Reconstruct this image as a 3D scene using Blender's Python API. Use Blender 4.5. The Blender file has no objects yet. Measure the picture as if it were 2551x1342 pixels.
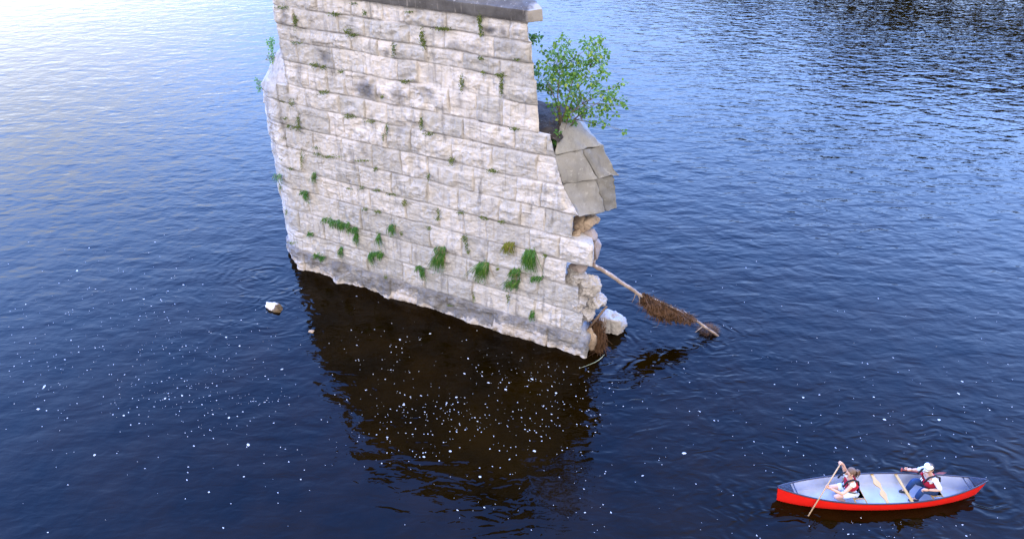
import bpy, bmesh, math, random
import numpy as np
from mathutils import Vector, Matrix, Euler, Quaternion
R = math.radians
random.seed(7)
SC = bpy.context.scene

# ------------------------------------------------------------------ camera
F_PX, PITCH, HCAM = 1700.0, R(35.0), 14.0
cam_d = bpy.data.cameras.new("camera")
cam_d.sensor_fit = 'HORIZONTAL'
cam_d.sensor_width = 36.0
cam_d.lens = 36.0 * F_PX / 2551.0
cam_d.clip_start, cam_d.clip_end = 0.1, 4000.0
cam = bpy.data.objects.new("camera", cam_d)
SC.collection.objects.link(cam)
cam.location = (0, 0, HCAM)
cam.rotation_euler = (R(90) - PITCH, 0, 0)
SC.camera = cam

# ------------------------------------------------------------------ sky and sun
SUN_AZ, SUN_EL = R(-165.0), R(40.0)          # azimuth from +Y, negative to the left
SC.view_settings.view_transform = 'Standard'
SC.view_settings.look = 'None'
SC.view_settings.gamma = 1.0
SC.view_settings.exposure = 0.42
world = bpy.data.worlds.new("World")
SC.world = world
world.use_nodes = True


def build_sky():
    nt = world.node_tree
    N, Lk = nt.nodes, nt.links
    N.clear()
    out = N.new("ShaderNodeOutputWorld")
    bg = N.new("ShaderNodeBackground")
    bg.inputs[1].default_value = 0.15
    Lk.new(bg.outputs[0], out.inputs[0])
    tc = N.new("ShaderNodeTexCoord")
    sky = N.new("ShaderNodeTexSky")
    sky.sky_type = 'NISHITA'
    sky.sun_disc = False
    sky.sun_elevation = SUN_EL
    sky.sun_rotation = SUN_AZ
    sky.air_density, sky.dust_density, sky.ozone_density = 1.0, 0.3, 3.0
    # deep evening blue: saturate the clear sky
    tint = N.new("ShaderNodeMixRGB"); tint.blend_type = 'MULTIPLY'; tint.inputs[0].default_value = 1
    tint.inputs[2].default_value = SKY_TINT
    Lk.new(sky.outputs[0], tint.inputs[1])

    def dirdot(az, el):
        d = N.new("ShaderNodeVectorMath"); d.operation = 'DOT_PRODUCT'
        Lk.new(tc.outputs['Generated'], d.inputs[0])
        d.inputs[1].default_value = (math.sin(az) * math.cos(el), math.cos(az) * math.cos(el), math.sin(el))
        return d.outputs['Value']

    def smooth(v, a, b):
        m = N.new("ShaderNodeMapRange"); m.interpolation_type = 'SMOOTHERSTEP'
        Lk.new(v, m.inputs[0])
        m.inputs[1].default_value, m.inputs[2].default_value = a, b
        return m.outputs[0]

    def math2(op, a, b):
        m = N.new("ShaderNodeMath"); m.operation = op
        for i, q in enumerate((a, b)):
            if isinstance(q, (int, float)): m.inputs[i].default_value = q
            else: Lk.new(q, m.inputs[i])
        return m.outputs[0]

    nz = N.new("ShaderNodeTexNoise")
    nz.inputs['Scale'].default_value = 3.2
    nz.inputs['Detail'].default_value = 4
    mp = N.new("ShaderNodeMapping"); mp.inputs['Scale'].default_value = (1, 1, 2.2)
    Lk.new(tc.outputs['Generated'], mp.inputs[0]); Lk.new(mp.outputs[0], nz.inputs[0])
    # bright thin cloud low on the left
    g = smooth(dirdot(R(-38), R(4)), *GLOW_RANGE)
    nzr = N.new("ShaderNodeMapRange"); Lk.new(nz.outputs[0], nzr.inputs[0])
    nzr.inputs[1].default_value, nzr.inputs[2].default_value = .3, .7
    nzr.inputs[3].default_value, nzr.inputs[4].default_value = .65, 1.25
    g = math2('MULTIPLY', g, nzr.outputs[0])
    # unseen pale cloud deck, added behind the bridge (it lights the side of the pier we see)
    r = smooth(dirdot(R(172), R(28)), -0.25, 0.62)
    # haze near the horizon
    sep = N.new("ShaderNodeSeparateXYZ"); Lk.new(tc.outputs['Generated'], sep.inputs[0])
    h = smooth(sep.outputs[2], .83, .22)
    h_low = smooth(sep.outputs[2], .36, .22)
    h = math2('MULTIPLY', h, .85)

    def mix(fac, c1, col):
        m = N.new("ShaderNodeMixRGB")
        Lk.new(fac, m.inputs[0]); Lk.new(c1, m.inputs[1]); m.inputs[2].default_value = col
        return m.outputs[0]
    c = mix(h, tint.outputs[0], HAZE_COL)
    c = mix(math2('MULTIPLY', h_low, .9), c, LOW_COL)
    c = mix(r, c, REAR_COL)
    clampg = N.new("ShaderNodeClamp"); Lk.new(g, clampg.inputs[0])
    c = mix(clampg.outputs[0], c, GLOW_COL)
    Lk.new(c, bg.inputs[0])


SKY_TINT = (7.9, 14.6, 25.5, 1)
HAZE_COL = (23.5, 35.5, 64, 1)
LOW_COL = (11, 15, 25, 1)
REAR_COL = (12.6, 11.7, 11.1, 1)
GLOW_COL = (25, 27.5, 34, 1)
GLOW_RANGE = (0.90, 0.997)
build_sky()
sun_d = bpy.data.lights.new("sun", 'SUN')
sun_d.energy = 0.6
sun_d.angle = R(20)
sun_d.color = (1.0, .95, .88)
sun = bpy.data.objects.new("sun", sun_d)
SC.collection.objects.link(sun)
sd = Vector((math.sin(SUN_AZ) * math.cos(SUN_EL), math.cos(SUN_AZ) * math.cos(SUN_EL), math.sin(SUN_EL)))
sun.rotation_euler = sd.to_track_quat('Z', 'Y').to_euler()
sun.location = (-30, 10, 30)


# ------------------------------------------------------------------ helpers
def ray(px, py):
    u, v = px - 1275.5, py - 671.0
    return np.array([u, F_PX * math.cos(PITCH) - v * math.sin(PITCH), -F_PX * math.sin(PITCH) - v * math.cos(PITCH)])


def on_water(px, py, z=0.0):
    d = ray(px, py); t = (z - HCAM) / d[2]
    return np.array([t * d[0], t * d[1], z])


# pier frame: x runs along the near face, y goes into the pier, z up
TH, DWALL, BAT, S0 = R(25.7), 14.925, 0.05, -10.0
E_ = np.array([math.cos(TH), -math.sin(TH)])
N_ = np.array([math.sin(TH), math.cos(TH)])
ORG = E_ * S0 + N_ * DWALL


def pier_pt(px, py, dep=0.0, b=BAT):
    """pixel -> pier-local point on the plane lying dep behind the near face"""
    d = ray(px, py)
    t = (DWALL + dep + b * HCAM) / (N_ @ d[:2] - b * d[2])
    X = d * t; X[2] += HCAM
    return np.array([E_ @ X[:2] - S0, N_ @ X[:2] - DWALL, X[2]])


def to_world(p):
    xy = ORG + E_ * p[0] + N_ * p[1]
    return np.array([xy[0], xy[1], p[2]])


def _hash(ix, iy, iz, seed):
    h = (ix.astype(np.int64) * 374761393 + iy.astype(np.int64) * 668265263 + iz.astype(np.int64) * 2147483647 + seed * 974711) & 0xffffffff
    h = ((h ^ (h >> 13)) * 1274126177) & 0xffffffff
    h = ((h ^ (h >> 16)) * 2246822519) & 0xffffffff
    return ((h ^ (h >> 15)) & 0xffffff) / float(0xffffff)


def vnoise(x, y, z=None, seed=0):
    x = np.asarray(x, float); y = np.asarray(y, float)
    z = np.zeros_like(x) if z is None else np.asarray(z, float)
    x, y, z = np.broadcast_arrays(x, y, z)
    ix, iy, iz = np.floor(x), np.floor(y), np.floor(z)
    fx, fy, fz = x - ix, y - iy, z - iz
    q = lambda t: t * t * t * (t * (t * 6 - 15) + 10)
    fx, fy, fz = q(fx), q(fy), q(fz)
    r = 0
    for dx in (0, 1):
        for dy in (0, 1):
            for dz in (0, 1):
                w = (fx if dx else 1 - fx) * (fy if dy else 1 - fy) * (fz if dz else 1 - fz)
                r = r + w * _hash(ix + dx, iy + dy, iz + dz, seed)
    return r * 2 - 1


def fbm(x, y, z=None, oct=4, seed=0, gain=.5):
    a, f, r = 1.0, 1.0, 0
    for i in range(oct):
        r = r + a * vnoise(np.asarray(x) * f + 3.1 * i, np.asarray(y) * f - 7.7 * i, None if z is None else np.asarray(z) * f + 1.3 * i, seed + i)
        a *= gain; f *= 2.03
    return r


def link(name, me, mat=None, parent=None, smooth=True):
    o = bpy.data.objects.new(name, me)
    SC.collection.objects.link(o)
    if mat is not None: me.materials.append(mat)
    if parent is not None: o.parent = parent
    if smooth and len(me.polygons): me.polygons.foreach_set('use_smooth', [True] * len(me.polygons))
    return o


def tag(o, label, cat, group=None):
    o['label'] = label; o['category'] = cat
    if group: o['group'] = group
    return o


def empty(name, loc, rotz=0.0, label=None, cat=None, group=None):
    o = bpy.data.objects.new(name, None)
    SC.collection.objects.link(o)
    o.location = loc; o.rotation_euler = (0, 0, rotz)
    o.empty_display_size = .2
    if label: tag(o, label, cat, group)
    return o


def mesh_of(name, verts, faces):
    me = bpy.data.meshes.new(name)
    me.from_pydata([tuple(map(float, v)) for v in verts], [], [tuple(map(int, f)) for f in faces])
    me.update()
    return me


def bm_mesh(name, bm):
    me = bpy.data.meshes.new(name); bm.to_mesh(me); bm.free(); return me


def grid_faces(nr, nc, off=0, flip=False):
    i = np.arange(nr - 1)[:, None] * nc + np.arange(nc - 1)[None, :] + off
    q = np.stack([i, i + 1, i + nc + 1, i + nc], -1).reshape(-1, 4)
    return q[:, ::-1] if flip else q


def fattr(me, name, arr):
    a = me.attributes.new(name, 'FLOAT', 'POINT')
    a.data.foreach_set('value', np.asarray(arr, np.float32).ravel())


# ---- material helper
class Mat:
    def __init__(s, name, rough=.8, spec=.3):
        s.m = bpy.data.materials.new(name); s.m.use_nodes = True
        s.nt = s.m.node_tree; s.N = s.nt.nodes; s.L = s.nt.links
        s.p = s.N['Principled BSDF']
        s.p.inputs['Roughness'].default_value = rough
        s.p.inputs['Specular IOR Level'].default_value = spec
        s.tc = s.N.new('ShaderNodeTexCoord')

    def set(s, node, i, v):
        if hasattr(v, 'links') or isinstance(v, bpy.types.NodeSocket): s.L.new(v, node.inputs[i])
        else: node.inputs[i].default_value = v

    def noise(s, scale, detail=3, rough=.5, stretch=(1, 1, 1), coord='Object', dist=0.0, rot=(0, 0, 0), vec=None):
        mp = s.N.new('ShaderNodeMapping'); mp.inputs['Scale'].default_value = stretch; mp.inputs['Rotation'].default_value = rot
        s.L.new(vec if vec is not None else s.tc.outputs[coord], mp.inputs[0])
        n = s.N.new('ShaderNodeTexNoise'); s.L.new(mp.outputs[0], n.inputs[0])
        n.inputs['Scale'].default_value = scale; n.inputs['Detail'].default_value = detail
        n.inputs['Roughness'].default_value = rough; n.inputs['Distortion'].default_value = dist
        return n.outputs[0]

    def ramp(s, v, stops):
        r = s.N.new('ShaderNodeValToRGB'); s.L.new(v, r.inputs[0])
        e = r.color_ramp.elements
        while len(e) < len(stops): e.new(.5)
        for k, (p, c) in enumerate(stops):
            e[k].position = p; e[k].color = (c, c, c, 1) if isinstance(c, (int, float)) else (*c, 1)
        return r.outputs[0]

    def rng(s, v, a, b, c=0.0, d=1.0):
        m = s.N.new('ShaderNodeMapRange'); s.L.new(v, m.inputs[0])
        for k, q in enumerate((a, b, c, d)): m.inputs[k + 1].default_value = q
        return m.outputs[0]

    def mix(s, f, a, b, mode='MIX'):
        m = s.N.new('ShaderNodeMixRGB'); m.blend_type = mode
        for i, v in enumerate((f, a, b)):
            if isinstance(v, bpy.types.NodeSocket): s.L.new(v, m.inputs[i])
            elif i == 0: m.inputs[0].default_value = v
            else: m.inputs[i].default_value = (*v, 1)
        return m.outputs[0]

    def math(s, op, a, b=0.0):
        m = s.N.new('ShaderNodeMath'); m.operation = op
        for i, v in enumerate((a, b)):
            if isinstance(v, bpy.types.NodeSocket): s.L.new(v, m.inputs[i])
            else: m.inputs[i].default_value = v
        return m.outputs[0]

    def attr(s, name):
        a = s.N.new('ShaderNodeAttribute'); a.attribute_name = name
        return a.outputs['Fac']

    def bump(s, h, dist=.01, strength=1.0, prev=None):
        b = s.N.new('ShaderNodeBump'); s.L.new(h, b.inputs['Height'])
        b.inputs['Distance'].default_value = dist; b.inputs['Strength'].default_value = strength
        if prev is not None: s.L.new(prev, b.inputs['Normal'])
        return b.outputs[0]

    def done(s, col=None, normal=None):
        if col is not None:
            if isinstance(col, bpy.types.NodeSocket): s.L.new(col, s.p.inputs['Base Color'])
            else: s.p.inputs['Base Color'].default_value = (*col, 1)
        if normal is not None: s.L.new(normal, s.p.inputs['Normal'])
        return s.m


def simple(name, col, rough=.7, spec=.3, var=.25, scale=6.0, bump=0.0):
    m = Mat(name, rough, spec)
    n = m.noise(scale, 4)
    c = m.mix(n, tuple(v * (1 - var) for v in col), tuple(min(1, v * (1 + var)) for v in col))
    return m.done(c, m.bump(m.noise(scale * 4, 3), bump) if bump else None)


# ------------------------------------------------------------------ water
def build_water():
    m = Mat('river_water', .035, .5)
    m.p.inputs['IOR'].default_value = 1.17
    vec = m.tc.outputs['Object']
    # murky brown bed showing through peat-coloured water
    b1 = m.noise(.55, 4, .6)
    b2 = m.noise(2.3, 4, .6, dist=.6)
    c = m.mix(m.rng(b1, .35, .7), (.0026, .0012, .0001), (.0075, .0034, .0002))
    c = m.mix(m.rng(b2, .62, .72, 0, .5), c, (.0055, .0028, .0004))
    # ripples: calmer in the lee near the bridge and on the left, busier out in the stream
    pos = m.N.new('ShaderNodeSeparateXYZ'); m.L.new(vec, pos.inputs[0])
    near = m.rng(pos.outputs[1], 9.0, 26.0, .50, .84)
    right = m.rng(pos.outputs[0], -12.0, 6.0, .55, 1.0)
    calm = m.math('MULTIPLY', m.rng(m.noise(.10, 3, .55), .35, .65, .62, 1.10), near)
    w1 = m.noise(.70, 2, .5, (1, 1.5, 1), rot=(0, 0, R(14)), dist=.3)
    w2 = m.noise(1.35, 2, .5, (.75, 1.7, 1), rot=(0, 0, R(-8)), dist=.45)
    w3 = m.noise(3.6, 2, .5, (.8, 1.5, 1), rot=(0, 0, R(17)), dist=.6)
    n = m.bump(m.math('MULTIPLY', w1, near), .085, .75)
    n = m.bump(m.math('MULTIPLY', m.math('MULTIPLY', w2, calm), right), .062, 1.0, n)
    n = m.bump(m.math('MULTIPLY', w3, calm), .0135, 1.0, n)
    # rings and eddies where the current meets the pier corner, the stones, the log and the canoe
    tot = None
    for cx, cy, lam, amp, ext in ((2.7, 15.6, .42, .011, 2.0), (-7.8, 17.7, .30, .006, 1.0), (6.3, 16.3, .34, .007, 1.3), (6.3, 10.2, .34, .008, 1.4),
                                  (11.4, 10.6, .40, .010, 1.9), (9.6, 11.0, .34, .006, 1.2), (-8.7, 19.6, .40, .008, 1.6)):
        dn = m.N.new('ShaderNodeVectorMath'); dn.operation = 'DISTANCE'
        m.L.new(vec, dn.inputs[0]); dn.inputs[1].default_value = (cx, cy, 0)
        d = m.math('ADD', dn.outputs['Value'], m.rng(w2, .3, .7, -.22, .22))
        wv = m.math('SINE', m.math('MULTIPLY', d, 2 * math.pi / lam))
        fall = m.math('EXPONENT', m.math('MULTIPLY', d, -1.0 / ext))
        t = m.math('MULTIPLY', m.math('MULTIPLY', wv, fall), amp)
        tot = t if tot is None else m.math('ADD', tot, t)
    n = m.bump(m.math('MULTIPLY', tot, m.rng(w1, .35, .6, .1, 1.0)), 1.0, 1.0, n)
    mat = m.done(c, n)
    S = 700
    # finer squares near the pier so that shading positions stay exact
    me = mesh_of('water', [(-S, -120, 0), (S, -120, 0), (S, 2 * S, 0), (-S, 2 * S, 0)], [(0, 1, 2, 3)])
    o = link('water', me, mat, smooth=False)
    o['kind'] = 'structure'
    o['label'] = 'dark blue rippled river water around the old stone pier'


build_water()

# ------------------------------------------------------------------ pier
ZC = [9.445, 8.984, 8.478, 8.048, 7.436, 6.702, 6.106, 5.349, 4.58, 3.828, 3.101, 2.282, 1.447, 0.678, -1.6]
JT = {0: [-13.39, -12.22, -11.19, -10.53, -9.25, -8.27], 1: [-14.24, -12.7, -11.82, -10.4, -9.99, -9.34, -7.88],
      2: [-13.74, -12.32, -11.45, -10.98, -9.88, -8.78, -7.72], 3: [-14.31, -13.03, -11.89, -10.85, -10.21, -8.85, -7.63],
      4: [-14.03, -13.33, -12.72, -11.63, -10.51, -9.25, -8.4, -7.62], 5: [-14.9, -14.22, -12.99, -12.09, -11.33, -10.18, -8.82, -7.25],
      6: [-14.69, -13.5, -12.91, -11.38, -10.53, -9.18, -7.91, -6.57], 7: [-15.29, -14.19, -13.07, -11.97, -10.95, -10.0, -8.52, -7.17, -6.4],
      8: [-15.94, -14.8, -13.42, -12.52, -11.32, -10.06, -9.02, -7.67, -7.0, -6.25], 9: [-15.64, -14.37, -13.45, -12.2, -10.89, -9.71, -8.83, -8.09, -6.7],
      10: [-14.79, -13.55, -12.62, -11.46, -10.05, -8.93, -8.07, -7.12, -6.22], 11: [-15.31, -14.27, -12.95, -12.04, -10.78, -9.76, -8.75, -7.13, -6.35],
      12: [-14.94, -13.68, -12.58, -11.17, -10.38, -9.49, -8.58, -7.35, -6.44, -5.56], 13: [-15.3, -14.09, -12.83, -11.66, -10.65, -9.51, -7.79, -5.94]}
WC = 1.36                                    # centre plane of the pier behind the near face line
SL = -15.32 - S0                             # where the round nose starts
rnd = random.Random(3)
for k in JT:
    a = [j - S0 for j in JT[k]]
    lo = SL - 5.5
    x = min(a[0], SL - .1)
    pre = []
    while x > lo:
        x -= rnd.uniform(.75, 1.25); pre.append(x)
    post = []; x = a[-1]
    while x < 14:
        x += rnd.uniform(.8, 1.4); post.append(x)
    JT[k] = np.array(sorted(pre) + a + post)


def blocks(q, z):
    """rock-faced courses: returns outward relief, joint mask, tint, course index"""
    zz = z + .022 * fbm(q * .9, z * .4, oct=2, seed=5)
    qq = q + .03 * fbm(q * .5 + 40, z * 1.9, oct=2, seed=9)
    zb = np.array(ZC)
    k = np.clip(np.searchsorted(-zb, -zz, side='left') - 1, 0, 13)
    relief = np.zeros_like(q); joint = np.zeros_like(q); tint = np.zeros_like(q); tint2 = np.zeros_like(q)
    for c in range(14):
        m = k == c
        if not m.any(): continue
        j = JT[c]
        i = np.clip(np.searchsorted(j, qq[m]), 1, len(j) - 1)
        dl, dr = qq[m] - j[i - 1], j[i] - qq[m]
        zt, zl = ZC[c], (ZC[c + 1] if c < 13 else -1.6)
        dt, db = zt - zz[m], zz[m] - zl
        d = np.minimum(np.minimum(dl, dr), np.minimum(dt, db))
        dv_, dh_ = np.minimum(dl, dr), np.minimum(dt, db)
        d = np.minimum(dv_ * 2.1, dh_)
        d = np.maximum(d + .012 * fbm(q[m] * 7, z[m] * 7, oct=2, seed=31), 0)
        r1 = _hash(i, np.full_like(i, c), np.zeros_like(i), 77)
        r2 = _hash(i, np.full_like(i, c), np.ones_like(i), 78)
        r3 = _hash(i, np.full_like(i, c), np.ones_like(i) * 2, 79)
        amp = .008 + .045 * r1 ** 2.4
        qm, zm = q[m], z[m]
        lump = fbm(qm * 1.7 + r1 * 50, zm * 2.2 + r2 * 50, oct=2, seed=12)
        ridge = np.abs(fbm(qm * 2.3 + r2 * 90, zm * 3.1, oct=3, seed=21))
        fine = fbm(qm * 7, zm * 8, oct=3, seed=15)
        prof = 1 - np.exp(-d / .035)
        rel = prof * (amp + .016 * lump - .040 * ridge ** 1.2 * (.2 + 1.1 * r3 ** 2) + .013 * fine + .008 * np.abs(fbm(qm * 15, zm * 17, oct=2, seed=16)))
        # belly heavier toward the lower half of some stones, a chipped shadow line under it
        v = dt / np.maximum(dt + db, .01)
        led = fbm(qm * 1.0 + r2 * 40, zm * 3.0 + r1 * 30, oct=4, seed=23)
        rel += prof * .7 * (.024 * np.clip((led + .1) * 9, 0, 1) + .016 * np.clip((led - .35) * 11, 0, 1))
        rel += prof * .025 * (r3 > .55) * np.sin(np.clip(v, 0, 1) * math.pi) * (v > .3)
        crk = np.clip(.45 + 1.5 * fbm(qm * .9 + 9, zm * 1.3, oct=2, seed=45), .1, 1)
        rel -= .045 * np.exp(-(dh_ / .020) ** 2) * crk + .016 * np.exp(-(dv_ / .016) ** 2) * crk
        rel += (r2 - .5) * .022
        relief[m] = rel; joint[m] = np.maximum(np.exp(-(dh_ / .020) ** 2), .55 * np.exp(-(dv_ / .015) ** 2)) * np.clip(.5 + 1.6 * fbm(qm * 1.1, zm * 1.3, oct=2, seed=44), .15, 1)
        tint[m] = r2; tint2[m] = r1
    return relief, joint, tint, tint2, k


STAINS = [(913, 220, .33, .26, 1.0), (808, 143, .22, .18, .8), (1223, 72, .22, .10, .95), (1256, 76, .13, .13, .8), (1195, 120, .32, .12, .7),
          (995, 240, .28, .3, .6), (710, 40, .14, .22, .6), (750, 180, .14, .4, .5), (1060, 228, .3, .18, .6), (1135, 115, .25, .13, .6),
          (1012, 190, .2, .3, .25), (1080, 190, .25, .2, .4), (830, 185, .1, .3, .5), (965, 130, .1, .14, .6), (880, 395, .12, .35, .45), (910, 375, .1, .35, .4),
          (1145, 250, .15, .3, .4), (925, 300, .12, .25, .45), (1265, 105, .3, .25, .3), (700, 290, .15, .5, .35), (660, 280, .15, .6, .5),
          (1000, 320, .2, .2, .35), (1180, 300, .25, .2, .3), (1060, 440, .4, .2, .3), (870, 440, .25, .2, .3), (1120, 400, .3, .2, .25), (1010, 580, .3, .2, .3),
          (1100, 500, .3, .2, .2), (780, 60, .1, .3, .35), (1180, 40, .1, .2, .4), (1050, 20, .2, .2, .3), (900, 470, .3, .15, .25), (1220, 520, .4, .2, .2)]


def stain_at(x, z):
    s = np.zeros_like(x)
    for px, py, sx, sz, a in STAINS:
        p = pier_pt(px, py)
        dx = (x - p[0] + .08 * vnoise(x * 4, z * 4, seed=3)) / sx; dz = (z - p[2] + .08 * vnoise(x * 4, z * 4, seed=4)) / sz
        s = np.maximum(s, a * np.exp(-(dx * dx + dz * dz) ** 1.4))
    return s


def stone_material():
    m = Mat('pale_limestone', .88, .15)
    tint, tint2, joint, stain, wet = (m.attr(a) for a in ('tint', 'tint2', 'joint', 'stain', 'base'))
    big = m.noise(.55, 4, .6)
    mid = m.noise(2.4, 5, .65)
    fine = m.noise(17, 4, .7)
    hgt = m.N.new('ShaderNodeSeparateXYZ'); m.L.new(m.tc.outputs['Object'], hgt.inputs[0])
    up = m.rng(hgt.outputs[2], 1.0, 8.0)
    warm = m.mix(up, (.475, .44, .432), (.585, .53, .508))
    cool = m.mix(up, (.29, .28, .28), (.35, .33, .322))
    c = m.mix(m.rng(m.math('ADD', m.math('MULTIPLY', mid, .75), m.math('MULTIPLY', tint, .42)), .40, .80), warm, cool)
    c = m.mix(m.rng(big, .3, .7, 0, .26), c, (.66, .61, .59))
    # bleached chips and pits
    chip = m.rng(m.noise(5.5, 5, .75), .58, .70)
    c = m.mix(m.math('MULTIPLY', chip, .42), c, (.66, .61, .58))
    pits = m.rng(m.noise(26, 3, .7), .33, .25)
    c = m.mix(m.math('MULTIPLY', pits, m.rng(tint2, .4, .9, .15, .75)), c, (.13, .12, .115))
    # water streaks running down
    streak = m.rng(m.noise(2.6, 5, .65, (2.4, 2.4, .2)), .52, .70)
    c = m.mix(m.math('MULTIPLY', streak, m.rng(big, .30, .60, .15, .9)), c, (.175, .168, .172))
    mott = m.rng(m.noise(3.6, 6, .72), .50, .66)
    c = m.mix(m.math('MULTIPLY', mott, m.rng(tint2, 0, 1, .1, .6)), c, (.215, .208, .21))
    c = m.mix(m.math('MULTIPLY', stain, m.rng(mid, .25, .62, .62, 1.0)), c, (.075, .075, .088))
    # rusty mortar
    jc = m.mix(m.rng(m.noise(3.3, 3), .4, .65), (.27, .25, .245), (.05, .045, .043))
    c = m.mix(m.math('MULTIPLY', joint, m.rng(m.noise(1.4, 3), .3, .6, .35, .9)), c, jc)
    rust = m.rng(m.noise(1.1, 4, .6, (1, 1, .5)), .62, .78)
    c = m.mix(m.math('MULTIPLY', rust, .22), c, (.44, .325, .235))
    # footing course: slaty algae band above a bleached foot
    bandn = m.math('ADD', hgt.outputs[2], m.rng(m.noise(3.4, 6, .7), .3, .7, -.17, .17))
    bandn = m.math('ADD', bandn, m.rng(tint, 0, 1, -.16, .16))
    band = m.math('MULTIPLY', wet, m.rng(bandn, .14, .26))
    band = m.math('MULTIPLY', band, m.rng(m.noise(1.5, 5, .65), .32, .54, .40, 1.0))
    c = m.mix(m.math('MULTIPLY', band, .86), c, m.mix(mid, (.060, .060, .070), (.155, .145, .15)))
    foot = m.math('MULTIPLY', wet, m.rng(bandn, .26, .16))
    c = m.mix(m.math('MULTIPLY', foot, .8), c, m.mix(mid, (.29, .245, .225), (.50, .45, .42)))
    damp = m.rng(bandn, -.02, -.16)
    c = m.mix(m.math('MULTIPLY', damp, .8), c, (.10, .075, .05))
    c = m.mix(.16, c, m.mix(fine, (.0, .0, .0), (1, 1, 1)), 'OVERLAY')
    n = m.bump(m.noise(8, 7, .75), .032, 1.0)
    n = m.bump(m.noise(42, 3, .7), .006, .7, n)
    return m.done(c, n)


STONE = stone_material()

pier = empty('bridge_pier', (ORG[0], ORG[1], 0), -TH,
             'tall ruined pale limestone bridge pier standing alone in the river', 'bridge pier')


def s_end_low(z):
    """right end of the near face below the upper body, course by course (the ragged nose)"""
    zs = np.array([-1.6, .66, .70, 1.44, 1.46, 2.27, 2.29, 3.09, 3.11, 3.82, 3.84, 4.56, 4.6, 5.41, 6.23, 6.80])
    ss = np.array([-4.62, -4.62, -4.92, -4.90, -5.05, -5.10, -5.52, -5.52, -4.76, -4.80, -5.44, -5.44, -5.29, -5.81, -6.08, -6.30]) - S0
    return np.interp(z, zs, ss)


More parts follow.
